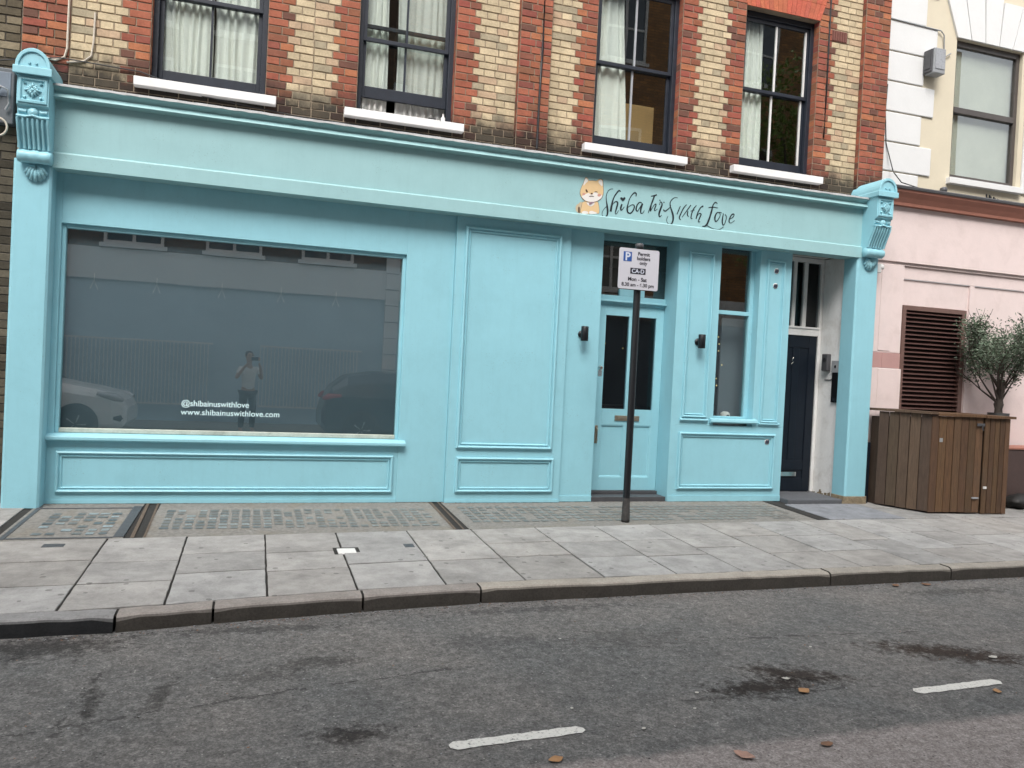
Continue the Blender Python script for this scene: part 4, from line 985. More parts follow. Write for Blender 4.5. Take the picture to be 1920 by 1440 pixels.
m=MB(); m.box(4.35,5.2,1.6,2.0,0,1.05); m.box(4.3,5.25,1.55,2.05,1.0505,1.09); tag(m.build('counter',mat('brown_counter',(.10,.065,.045),.6,.2,4,.1,40),loc=(4.8,1.8,0)),'brown counter inside the shop','counter')

# ================================================================== PARKING SIGN
gy=gz(-1.04)
pk=thing('parking_sign','parking permit sign on a black pole in front of the shop door','parking sign',(3.815,-1.04,gy))
m=MB(); m.lathe([(0,-.02),(.040,-.02),(.040,0),(.038,.02),(.038,2.92),(.034,2.935),(0,2.94)],3.815,-1.04,24,cz=gy); pole=m.build('pole',M_blackm,pk)
m=MB(); m.lathe([(0,0),(.043,0),(.045,.03),(.043,.10),(.040,.18),(.0385,.25)],3.815,-1.04,24,cz=gy+.001); m.build('worn_collar',mat('scuffed_black_metal',(.045,.042,.04),.7,.6,25,.4,60),pk)
m=MB(); m.lathe([(.0395,2.90),(.045,2.90),(.045,2.945),(.03,2.955),(0,2.957)],3.815,-1.04,20,cz=gy+.001); m.build('cap',M_dgrey,pk)
sx0,sx1,sz0,sz1=3.555,4.020,2.425,2.850; sy=-1.105
m=MB(); r=.02; arc=[]
for cx_,cz_,a0 in ((sx1-r,sz1-r,0),(sx0+r,sz1-r,90),(sx0+r,sz0+r,180),(sx1-r,sz0+r,270)):
    arc+=[(cx_+r*math.cos(R(a0+k*22.5)),cz_+r*math.sin(R(a0+k*22.5))) for k in range(5)]
m.prism(arc,'y',sy,sy+.004)
plate=m.build('sign_plate',mat('sign_white',(.56,.555,.60),.4,.03,5,0,dirt=(.42,.41,.40),dirtamt=.3),pk)
m=MB(); m.box(3.62,3.95,sy+.0045,sy+.02,2.72,2.745); m.box(3.62,3.95,sy+.0045,sy+.02,2.51,2.535)
for z in (2.725,2.515): m.tube([(3.815+.048*math.cos(a),-1.04+.048*math.sin(a),z+.007) for a in [i*math.pi/8 for i in range(17)]],.006,6)
m.build('bracket_channel',M_dgrey,pk)
M_blue=mat('sign_blue',(.025,.085,.30),.4,.05,10,0); M_txt=mat('sign_black',(.02,.02,.03),.5,.05,10,0); M_wt=mat('sign_letter_white',(.60,.63,.72),.4,.02,10,0)
m=MB(); m.box(3.604,3.700,sy-.0015,sy-.0003,2.712,2.812); m.build('blue_square',M_blue,plate)
text_obj('letter_p','P',.118,(3.652,sy-.0022,2.722),LR,M_wt,plate,'CENTER',bold=.003)
for tx,x,z,s in (('Permit',3.785+.03,2.782,.046),('holders',3.785+.03,2.735,.046),('only',3.785+.03,2.688,.046),('Mon - Sat',3.775,2.512,.050),('8.30 am - 6.30 pm',3.785,2.455,.046)):
    text_obj('sign_text',tx,s*1.12,(x+(.022 if z>2.6 else 0),sy-.0015,z),LR,M_txt,plate,'CENTER',bold=.0012)
m=MB(); m.box(3.690,3.868,sy-.0015,sy-.0003,2.585,2.648); m.build('zone_box',M_txt,plate)
text_obj('zone_text','CA-D',.060,(3.779,sy-.0025,2.597),LR,M_wt,plate,'CENTER',bold=.001)

# ================================================================== LEFT NEIGHBOUR
ln=thing('dark_brick_building','dark sooty brick building at the left edge of the picture','building',(-4,.05,0))
bw=MB()
for r in range(96):
    z0=-.02+r*CH; z1=z0+CH; odd=r%2
    x=-7.2+(.13 if odd else 0)
    while x<-2.262:
        x1=min(x+.26,-2.255)
        if x1-x>.05: brick(x,x1,z0,z1,BY+.06,darkyc() if z0>4.2 else darkc())
        x+=.26
bw.build('wall',mat_attr('sooty_brick',.9,.3,40,.6),ln)
m=MB(); m.box(-14,-2.25,BY+.06,BY+.4,-.1,10.5); m.build('mortar_backing',mat('sooty_mortar',(.07,.06,.05),.95,.3,9,.6,60),ln)
t=thing('meter_box','grey metal cable box on the dark brick wall left of the bracket','cable box',(-2.38,.0,3.6))
m=MB(); m.box(-2.50,-2.275,.0,.109,3.60,4.12); m.build('case',mat('slate_box',(.10,.11,.12),.5,.2,9,.2,50),t,bevel=.008)
m=MB(); m.box(-2.47,-2.30,-.008,-.0005,3.85,4.08); m.build('lid',mat('blue_grey_metal',(.16,.19,.23),.45,.1,9,.1,40),t,bevel=.004)
cable('cable',[(-2.42,-.03,3.85),(-2.37,-.05,3.93),(-2.31,-.05,3.90),(-2.30,-.04,3.78),(-2.33,-.03,3.72)],.012,M_grey,'grey cable knot in front of the metal cable box')
m=MB(); m.tube([(-2.395+.085*math.cos(a),-.035,3.555+.085*math.sin(a)) for a in [i*math.pi/12 for i in range(25)]],.010,8); tag(m.build('cable_coil',M_cablew,loc=(-2.395,-.035,3.555)),'pale loop of coiled cable hanging on the dark brick wall','cable coil')

# ================================================================== RIGHT NEIGHBOUR
rn=thing('pink_building','cream and pink painted building with white corner stones at the right','building',(11,.05,0))
NX=20
m=MB(); 
y0,y1=.05,.5
m.box(7.853,9.06,y0,y1,4.24,8.2); m.box(10.28,12.5,y0,y1,4.24,8.2); m.box(13.7,NX,y0,y1,4.24,8.2); m.box(9.06,10.28,y0,y1,6.42,8.2); m.box(9.06,10.28,y0,y1,4.24,4.49); m.box(12.5,13.7,y0,y1,6.42,8.2); m.box(12.5,13.7,y0,y1,4.24,4.49)
m.build('upper_wall',M_cream,rn)
m=MB(); zs=[4.26,4.45,4.845,5.25,5.655,6.055,6.465,6.875,7.285,7.7,8.1]
for i,(a,b_) in enumerate(zip(zs,zs[1:])):
    wdt=8.50 if i%2==0 else 8.70
    m.box(7.853,wdt,y0-.022,y0-.0005,a+.008,b_-.008)
m.build('corner_stone',M_quoin,rn,bevel=.012)
m=MB(); n=5
for i in range(n):
    a0=9.04+(10.30-9.04)*i/n; a1=9.04+(10.30-9.04)*(i+1)/n; t0=8.78+(10.56-8.78)*i/n; t1=8.78+(10.56-8.78)*(i+1)/n; zt=7.05 if i!=2 else 7.2
    m.prism([(a0+.006,6.425),(a1-.006,6.425),(t1-.006,zt),(t0+.006,zt)],'y',y0-.03,y0-.0005)
m.build('window_head_stone',M_quoin,rn,bevel=.008)
wf=MB(); x0,x1,z0,z1=9.06,10.28,4.49,6.42; yy=.10
wf.box(x0,x0+.06,yy,yy+.07,z0,z1); wf.box(x1-.06,x1,yy,yy+.07,z0,z1); wf.box(x0+.06,x1-.06,yy,yy+.07,z1-.08,z1); wf.box(x0+.06,x1-.06,yy,yy+.07,z0,z0+.07); wf.box(x0+.06,x1-.06,yy-.01,yy+.07,5.42,5.50)
w=wf.build('window',M_frame,rn,bevel=.004)
m=MB(); m.box(x0+.06,x1-.06,yy+.03,yy+.034,z0+.07,5.42); m.box(x0+.06,x1-.06,yy+.03,yy+.034,5.5,z1-.08); m.build('pane',M_glass,w)
m=MB(); m.box(x0-.06,x1+.06,-.03,yy,4.40,4.485); m.build('sill',M_quoin,w,bevel=.006)
w2=copy_tree(w,rn); w2.location.x+=3.44
m=MB(); m.box(x0-.02,x1+.02,.19,.20,4.5,6.41); tag(m.build('reflected_sky_panel',mat('reflected_sky_tone',(.50,.485,.42),.8,.10,1.2,0),loc=(9.6,.19,4.5)),'pale beige panel added for the sky reflection behind the bronze framed window','blind')  # added panel, its pale colour stands in for sky reflected in the glass
m=MB(); m.box(10.36,10.46,y0-.03,y0-.0005,4.42,6.44); m.build('white_architrave',M_quoin,rn,bevel=.006)
# cornice
ext([(.05,4.24),(-.20,4.215),(-.21,4.20),(-.205,4.175),(-.19,4.17),(.05,4.17)],7.72,NX,M_dgrey,'lead_cornice_top',rn)
ext([(.05,4.169),(-.188,4.169),(-.180,4.14),(-.13,4.08),(-.09,4.02),(-.085,3.985),(.05,3.985)],7.73,NX,M_terra,'cornice',rn)
m=MB(); m.box(7.853,NX,-.02,.06,3.24,3.984); m.box(7.853,NX,.01,.06,3.2,3.2395); m.box(8.33,NX,.035,.06,3.03,3.199); m.build('pink_fascia',M_pink,rn,bevel=.004)
m=MB(); m.box(8.33,8.38,.06,.12,1.2,3.02); m.box(8.33,9.50,.06,.12,2.675,3.029); m.box(8.33,9.50,.06,.12,-.05,1.2); m.box(9.50,NX,.06,.12,-.05,3.029); m.box(9.54,9.615,.035,.0595,-.05,3.028); m.build('pink_wall',M_pink,rn,bevel=.004)
m=MB(); m.box(7.74,8.33,.0,.06,2.01,3.2); m.box(7.95,8.15,-.008,-.0005,2.03,3.19); m.build('pink_pilaster',M_pink,rn,bevel=.004)
m=MB(); m.box(7.74,8.33,-.008,.06,1.80,2.005); m.box(8.02,8.20,-.016,-.0085,1.80,2.003); m.build('rose_band',M_rose,rn,bevel=.003)
m=MB(); m.box(7.74,8.34,-.02,.06,-.05,1.795); m.box(7.96,8.34,-.028,-.0205,-.05,1.79); m.build('pilaster_base',M_pink,rn,bevel=.004)
lv=MB(); lv.box(8.38,8.44,.035,.11,1.0,2.67); lv.box(9.43,9.50,.035,.11,1.0,2.67); lv.box(8.44,9.43,.034,.11,2.61,2.67)
vent=lv.build('louvre_vent',mat('brown_vent_frame',(.15,.085,.07),.55,.15,8,.2,50),rn,bevel=.003)
m=MB(); n=27
for i in range(n):
    z=1.02+i*.0595; m.prism([(.035,z),(.042,z-.004),(.10,z+.034),(.10,z+.042)],'x',8.44,9.43)
m.build('slats',M_maroon,vent)
m=MB(); m.box(8.40,9.47,.111,.125,1.0,2.65); m.build('dark_back',M_joint,vent)
# floodlight and cables
fl=thing('floodlight','grey square floodlight on the white corner stones','floodlight',(8.6,.03,5.95))
m=MB(); m.box(8.50,8.70,-.13,.027,5.80,6.14); m.build('case',M_grey,fl,bevel=.012)
m=MB(); m.box(8.47,8.4985,-.11,.02,5.82,6.12); m.box(8.46,8.4695,-.10,.0,5.86,6.08); m.build('heat_sink',M_dgrey,fl,bevel=.003)
m=MB(); m.box(8.52,8.68,-.137,-.1305,5.86,6.11); m.build('lens',mat('frosted_lens',(.33,.34,.36),.3,.1,6,0),fl)
m=MB(); m.box(8.70,8.76,-.02,.027,5.90,6.12); m.build('junction_box',M_grey,fl,bevel=.005)
cable('cable',[(7.87,.02,6.47),(8.3,.02,6.46),(8.74,.02,6.455),(8.80,.02,6.40),(8.82,.03,6.2),(8.85,.03,6.12),(8.90,.02,6.16),(8.94,.03,6.18)],.009,M_grey,'grey cable above the floodlight with a hooked end')
cable('cable',[(7.90,.03,5.6),(7.88,.02,5.2),(7.92,.02,4.8),(8.0,-.05,4.42),(8.10,-.1,4.28),(8.4,-.1,4.24),(8.75,-.1,4.225)],.007,M_cable,'thin black cable drooping beside the right bracket')
m=MB(); m.lathe([(0,-.05),(.035,-.045),(.045,-.02),(.04,.02),(0,.03)],8.86,-.05,14,axis='y',cz=4.275); tag(m.build('security_camera',M_dgrey,loc=(8.86,-.05,4.275)),'small dark round camera on the neighbour cornice','camera')
m=MB()
for k in range(6): m.tube([(9.62+.035*k,-.08,4.23),(9.60+.04*k,-.08-.02*(k%2),4.30-.01*k)],.012,6)
tag(m.build('cable_clip',M_cable,loc=(9.7,-.08,4.23)),'dark twisted cable ends below the bronze framed window','cable')

# ================================================================== WOODEN BIN STORE
bs=thing('bin_store','brown wooden plank bin store with hinged lids beside the right pilaster','bin store',(8.5,-.5,gz(-.5)))
A=(7.80,-.26); B=(8.115,-.815); C=(9.285,-.925); D=(9.36,-.10); E_=(7.80,-.10)
rw=random.Random(31)
def planks(p,q,n,z0,z1,mt,name,col=None,th=.02,gap=.004,inset=0):
    m=MB(); d=Vector((q[0]-p[0],q[1]-p[1])); L=d.length; d/=L; nrm=Vector((d.y,-d.x))
    for i in range(n):
        a=L*i/n+gap; b_=L*(i+1)/n-gap; c=rw.uniform(.72,1.28); cc=(c,c*rw.uniform(.93,1.03),c*rw.uniform(.88,1.03)); o_=rw.uniform(-.002,.003)
        pts=[]
        for s in (a,b_):
            for t_ in (o_,-th): pts.append((p[0]+d.x*s+nrm.x*t_,p[1]+d.y*s+nrm.y*t_))
        q4=[pts[0],pts[2],pts[3],pts[1]]
        zz0=z0+gz(q4[0][1])+rw.uniform(0,.006)
        m.prism(q4,'z',zz0,z1+rw.uniform(-.003,.003),0,cc)
    return m.build(name,mt,bs,bevel=.003)
planks(A,B,5,.02,1.225,M_woodg,'weathered_side')
m1=(B[0]+(C[0]-B[0])*.655,B[1]+(C[1]-B[1])*.655)
planks(B,(m1[0]-.005,m1[1]),7,.02,1.205,M_wood,'door')
planks((m1[0]+.012,m1[1]-.012),C,5,.01,1.205,M_wood,'door')
planks(C,D,6,.02,1.205,M_wood,'end_wall')
m=MB(); m.prism([(A[0]+.03,A[1]+.02),(B[0]+.03,B[1]+.05),(C[0]-.04,C[1]+.05),(D[0]-.04,D[1]-.02),(E_[0]+.03,E_[1])],'z',0,1.15,0,(.6,.6,.6)); m.build('frame',M_woodg,bs)
# lids
def lid(pts,z0,z1,mt,name):
    m=MB(); n=len(pts); m.prism(pts,'z',z0,z1,0,(1.15,1.1,1.05)); return m.build(name,mt,bs,bevel=.004)
lid([(A[0]-.02,A[1]-.005),(B[0]-.045,B[1]-.03),(B[0]+.06,B[1]-.035),(8.2,-.10),(E_[0]-.02,-.10)],1.228,1.258,M_woodg,'lid')
lid([(B[0]+.065,B[1]-.036),(m1[0]-.005,m1[1]-.036),(m1[0]+.02,-.10),(8.205,-.10)],1.210,1.240,M_wood,'lid')
lid([(m1[0]+.005,m1[1]-.046),(C[0]+.05,C[1]-.04),(D[0]+.05,-.10),(m1[0]+.03,-.10)],1.206,1.238,M_wood,'lid')
m=MB(); m.box(m1[0]-.12,m1[0]+.0,m1[1]-.018,m1[1]-.006,1.10,1.135); m.tube([(m1[0]-.05,m1[1]-.03,1.12),(m1[0]-.05,m1[1]-.03,1.06),(m1[0]-.03,m1[1]-.03,1.05)],.008,6); m.build('latch',M_dgrey,bs)
m=MB(); m.box(m1[0]-.13,m1[0]-.03,m1[1]-.012,m1[1]+.02,.17,.19); m.box(B[0]+.12,B[0]+.17,B[1]-.018,B[1]+.02,.88,.93); m.build('hinge',M_grey,bs,bevel=.002)
m=MB(); m.box(m1[0]+.03,m1[0]+.08,m1[1]-.024,m1[1]-.010,.30,.33); m.build('pale_chip',M_whitep,bs)

# added black strip for the shadowed gap by the pilaster, planter, tree, bag
m=MB(); m.box(7.735,7.785,-.16,-.03,-.02,.80); tag(m.build('gap_shade_strip',M_black,bevel=.006,loc=(7.76,-.1,0)),'narrow black strip added for the shadow between the right pilaster and the wooden bin store','shade strip')
pb=thing('planter_box','brown square planter box at the right edge behind the bin store','planter',(10.1,-.3,0))
m=MB(); m.box(9.48,10.95,-.42,-.05,.05,.77); m.build('box',mat('brown_planter_paint',(.060,.035,.030),.6,.2,5,.2,40),pb,bevel=.01)
m=MB(); m.box(9.46,10.97,-.435,-.035,.7705,.80); m.build('rim',M_terra,pb,bevel=.004)
m=MB(); m.box(9.5,10.93,-.41,-.06,.0,.0495); m.build('pale_base',mat('pale_wood',(.42,.34,.22),.7,.1,6,.2,40),pb)
m=MB(); rr=random.Random(6); vs=[]; 
for k in range(7):
    for i in range(12):
        a=2*math.pi*i/12; h=k/6; rad=.18*math.sin(math.pi*(.12+.8*h))*(1+.25*math.sin(i*2.3+k)); vs.append((9.95+rad*1.4*math.cos(a)+.05*h,-.56+rad*.8*math.sin(a),gz(-.56)+.0+.20*h))
m.add(vs,[(k*12+i,k*12+(i+1)%12,(k+1)*12+(i+1)%12,(k+1)*12+i) for k in range(6) for i in range(12)]+[tuple(range(72,84))],0,None,True); tag(m.build('rubbish_bag',M_soil,loc=(9.95,-.56,gz(-.56))),'small black bag on the pavement right of the bin store','bag')
ot=thing('olive_tree','bushy grey-green olive tree rising behind the wooden bin store','tree',(9.80,-.30,.78))
m=MB(); m.lathe([(0,0),(.10,0),(.13,.35),(.135,.46),(.11,.46),(.10,.43),(0,.43)],9.80,-.30,20,cz=.801); m.build('pot',M_soil,ot)
rt=random.Random(44); m=MB()
m.tube([(9.80,-.30,1.2),(9.795,-.30,1.38),(9.80,-.31,1.55),(9.83,-.30,1.72)],.05,10,rs=[.075,.065,.055,.045])
tips=[]
def branch(p,d,L,r,depth):
    q=[p]; 
    for k in range(4):
        d=(d+Vector((rt.uniform(-.22,.22),rt.uniform(-.22,.22),rt.uniform(-.04,.18)))).normalized(); p=p+d*L/4; q.append(p)
    m.tube(q,r,6,rs=[r*(1-.17*i) for i in range(5)])
    if depth==0: tips.extend(q[1:]); return
    for _ in range(3 if depth>1 else 4):
        k=rt.choice([2,3,4,4]); dd=(d+Vector((rt.uniform(-.9,.9),rt.uniform(-.8,.8),rt.uniform(-.35,.5)))).normalized(); branch(q[k],dd,L*.66,r*.55,depth-1)
    if depth<=1: tips.extend(q[1:])
for k in range(12):
    a=k/12*6.283+rt.uniform(-.3,.3); branch(Vector((9.80,-.30,1.40+rt.uniform(-.05,.22))),Vector((math.cos(a)*.75,math.sin(a)*.55,rt.uniform(.55,1.2))).normalized(),rt.uniform(.46,.66),.017,2)
m.build('trunk',M_bark,ot)
lf=MB()
for tp in tips:
    if tp.y>-.0: continue
    if tp.z>2.50: continue
    for _ in range(17):
        p=tp+Vector((rt.gauss(0,.06),rt.gauss(0,.05),rt.gauss(0,.06)))
        if p.y>-.0: p.y=-.02
        d=Vector((rt.uniform(-1,1),rt.uniform(-1,1),rt.uniform(-.4,1))).normalized(); L=rt.uniform(.028,.055); s=d.cross(Vector((rt.uniform(-1,1),rt.uniform(-1,1),rt.uniform(-1,1)))).normalized()*L*.20
        up=d.cross(s).normalized()*.003
        lf.add([p,p+d*L*.5+s,p+d*L,p+d*L*.5-s+up],[(0,1,2,3)],0 if rt.random()<.68 else 1)
for k in range(16):
    a=rt.uniform(0,6.28); p=Vector((9.80+.42*math.cos(a),min(-.08,-.30+.25*math.sin(a)),rt.uniform(2.15,2.42))); d=Vector((.35*math.cos(a)+rt.uniform(-.1,.1),.1,1)).normalized(); L=rt.uniform(.12,.30)
    for i in range(14):
        q=p+d*L*i/13; e=Vector((rt.uniform(-1,1),rt.uniform(-1,.3),rt.uniform(.1,1))).normalized()*rt.uniform(.025,.045); s_=e.cross(d).normalized()*.007
        lf.add([q,q+e*.5+s_,q+e,q+e*.5-s_],[(0,1,2,3)],i%3==0 and 1 or 0)
lf.build('crown',[M_leaf,M_leaf2],ot)

# ================================================================== LEAVES AND LITTER ON THE ROAD
def leafmesh(x,y,s,rot,mt,lab,name='fallen_leaf',z=RZ,cat='leaf',grp='fallen leaves on the road'):
    rr=random.Random(int(abs(x*100+y*37))); m=MB(); n=7; vs=[]
    for i in range(n):
        t=i/(n-1); w=s*.32*math.sin(math.pi*min(.97,t*.93+.04))*(1+.2*rr.uniform(-1,1)); curl=.30*s*(abs(t-.5)**1.5)
        for k,(u,h) in enumerate(((-1,.22),(0,0),(1,.25+.1*rr.random()))):
            a=(t-.5)*s; b_=u*w
            vs.append((x+a*math.cos(rot)-b_*math.sin(rot),y+a*math.sin(rot)+b_*math.cos(rot),z+.004+h*w+curl))
    m.add(vs,[(i*3+k,i*3+k+1,(i+1)*3+k+1,(i+1)*3+k) for i in range(n-1) for k in (0,1)],0,None,True)
    return tag(m.build(name,mt,loc=(x,y,z),solid=.001),lab,cat,grp)
LO=mat('orange_dry_leaf',(.40,.22,.10),.8,.25,30,.3,90); LP=mat('pinkish_dry_leaf',(.42,.26,.20),.8,.2,30,.3,90); LB=mat('brown_dry_leaf',(.22,.12,.07),.8,.3,30,.3,90); LW=mat('pale_litter',(.52,.50,.45),.7,.1,30,.2,90)
leafmesh(3.0,-4.985,.085,.3,LO,'orange leaf lying on the brown stain right of centre')
leafmesh(4.16,-5.21,.065,.9,LO,'small yellow-orange leaf below the right white dash')
leafmesh(1.34,-5.425,.075,.2,LO,'orange leaf at the bottom edge below the left white dash')
leafmesh(2.21,-5.575,.10,-.9,LP,'pinkish curled leaf at the bottom edge of the road')
leafmesh(2.68,-5.56,.07,.1,LB,'flat brown leaf at the bottom right near the pale asphalt')
leafmesh(5.42,-3.13,.08,.4,LB,'brown leaf in the gutter by the kerb, left of two')
leafmesh(5.75,-3.14,.09,-.2,LB,'brown leaf in the gutter by the kerb, right of two')
for i,(x,y,s,r_,lab) in enumerate(((3.02,-4.80,.07,-.3,'pale scrap of litter just above the orange leaf on the stain'),(2.38,-4.88,.04,.4,'tiny pale scrap left of the brown stain'),(4.66,-4.75,.10,.05,'thin pale twig on the brown stain at the right edge'),(1.88,-5.22,.04,.6,'tiny white scrap right of the left white dash'),(1.62,-4.93,.035,1.2,'tiny white scrap above the left white dash'),(2.26,-5.06,.03,.2,'tiny white scrap in the middle of the road'),(1.95,-3.92,.03,.2,'tiny pale scrap between kerb and stain'),(3.55,-4.35,.035,.2,'tiny white scrap in the upper right of the road'))):
    leafmesh(x,y,s*.7,r_,LW,lab,'litter',cat='litter',grp='pale scraps of litter on the road')

rg=random.Random(77); m=MB()
def bit(x,y,z,sz,mi):
    a=rg.uniform(0,3.14); p=[(x+sz*rg.uniform(.5,1)*math.cos(a+k*1.57),y+sz*rg.uniform(.3,.9)*math.sin(a+k*1.57),z+rg.uniform(0,sz*.35)) for k in range(4)]
    c=(x,y,z+sz*.45); m.add(p+[c],[(0,1,4),(1,2,4),(2,3,4),(3,0,4)],mi)
for _ in range(900):
    x=rg.uniform(-2.5,9.5); bit(x,ky(x)-.01-abs(rg.gauss(0,.05)),RZ+.001,rg.uniform(.004,.012),rg.choice([0,0,1,2]))
for _ in range(260):
    x=rg.uniform(-1.9,6.5); bit(x,-.02-abs(rg.gauss(0,.03)),.001,rg.uniform(.003,.009),rg.choice([0,1,1,2]))
for _ in range(260):
    x=rg.uniform(-1.5,5.5); bit(x,rg.uniform(-5.6,-3.3),RZ+.001,rg.uniform(.004,.010),rg.choice([0,1,2,2]))
for _ in range(120):
    x=rg.uniform(6.5,9.6); bit(x,rg.uniform(-1.1,-.95),gz(-1.05)+.001,rg.uniform(.004,.010),rg.choice([0,1,1]))
tag(m.build('grit',[M_joint,LB,M_grey]),'fine dark grit and dirt scattered along the gutter and the foot of the shopfront','grit',kind='stuff')

# ================================================================== ACROSS THE STREET (seen reflected in the glass)
OY=-12.0
def opp(name,x0,x1,lab,zt=12.9,n=None,band=True,off=0,top=9.5,gap=None):
    t=thing(name,lab,'building',((x0+x1)/2,OY,0))
    m=MB(); m.box(x0,x1,OY-3,OY,3.95,zt); m.build('brick_wall',M_obrick if x0>0 else M_obrick2,t)
    m=MB(); m.box(x0,x1,OY-3,OY+.03,3.20,3.95); m.build('white_band',M_quoin,t)
    m=MB(); m.box(x0,x1,OY-3,OY-.05,-.3,3.20); m.build('dark_ground_floor',mat(name+'_front',(.46,.58,.66),.6,.08,1.5,0),t)
    w0=None; rr=random.Random(int(x0*10))
    for zz in (4.06,6.8,top):
        x=x0+.9+off
        while x+1.4<x1:
            if gap and zz<5 and gap[0]<x<gap[1]: x+=2.25; continue
            if w0 is None:
                f=MB(); f.box(x,x+1.3,OY,OY+.06,zz,zz+.07); f.box(x,x+1.3,OY,OY+.06,zz+1.85,zz+1.92)
                for xx in (x,x+.61,x+1.23): f.box(xx,xx+.07,OY,OY+.06,zz+.07,zz+1.85)
                f.box(x+.07,x+1.23,OY,OY+.055,zz+.9,zz+.96); f.box(x-.08,x+1.38,OY,OY+.12,zz-.09,zz-.001)
                w=f.build('window',M_whitep,t); g_=MB(); g_.box(x+.01,x+1.29,OY+.001,OY+.02,zz+.01,zz+1.91); g_.build('pane',M_oglass,w); w0=w; wx,wz=x,zz
            else:
                w=copy_tree(w0,t); w.location=(w0.location.x+x-wx,w0.location.y,w0.location.z+zz-wz)
            x+=2.25
    return t
opp('terrace_building',-16,3.15,'brown brick terrace across the street with a white band, seen reflected',off=.35)
opp('corner_building',3.5,22,'warm brown brick block across the street, seen reflected in the upper windows',off=.2,top=10.6,gap=(10.5,14.5))
m=MB()
for i in range(22): m.box(3.151,3.499,OY-.3,OY+.09 if i%2 else OY+.06,i*.42-.3,i*.42+.10)
tag(m.build('white_stone_pier',M_quoin,loc=(3.3,OY,0)),'white block pier between the two buildings across the street','pier')
m=MB(); m.box(-70,80,-13,-9.9,-.12,-.10); m.box(-70,80,-9.9,-9.78,RZ-.1,-.098); o=struct(m.build('far_pavement',M_conc)); o['label']='pavement across the street'
def gate(x0,x1,lab):
    t=thing('folding_gate',lab,'gate',((x0+x1)/2,OY+.1,-.1),'folding gates across the street'); b_=None
    m=MB(); m.box(x0,x1,OY+.08,OY+.11,1.80,1.84); m.box(x0,x1,OY+.08,OY+.11,.30,.34); m.build('rail',M_whitep,t)
    n=int((x1-x0)/.085); m=MB()
    for i in range(n): m.box(x0+i*.085,x0+i*.085+.022,OY+.085,OY+.105,.341,1.799)
    m.build('bars',M_whitep,t); return t
gate(-4.6,-1.0,'pale folding gate across the street behind the white car'); gate(.1,2.6,'pale folding gate across the street behind the dark car')
# tree over the street for the rightmost window
pt=thing('street_tree','leafy street tree reflected in the rightmost upstairs window','tree',(14.6,-10.6,-.1))
m=MB(); m.tube([(14.6,-10.6,-.1),(14.5,-10.6,2.5),(14.65,-10.6,5),(14.5,-10.5,7.5)],.2,12,rs=[.24,.19,.16,.12])
for k in range(9):
    a=k*.7; m.tube([(14.55,-10.55,5+k*.3),(14.55+1.0*math.cos(a),-10.55+.7*math.sin(a),6.4+k*.3),(14.55+1.9*math.cos(a),-10.55+1.1*math.sin(a),7.2+k*.35)],.05,6,rs=[.08,.05,.02])
m.build('trunk',M_bark,pt); lf=MB(); rt=random.Random(3)
cl=[Vector((14.5+rt.gauss(0,1.1),-10.5+rt.gauss(0,.6),8.0+rt.gauss(0,1.25))) for _ in range(70)]
for c in cl:
    for _ in range(55):
        p=c+Vector((rt.gauss(0,.28),rt.gauss(0,.28),rt.gauss(0,.22))); d=Vector((rt.uniform(-1,1),rt.uniform(-1,1),rt.uniform(-1,1))).normalized()*.08; s=d.cross(Vector((rt.uniform(-1,1),rt.uniform(-1,1),rt.uniform(-1,1)))).normalized()*.045
        lf.add([p,p+d+s,p+d*2,p+d-s],[(0,1,2,3)],0)
lf.build('crown',mat('plane_leaf',(.17,.25,.05),.6,.4,3,0),pt)

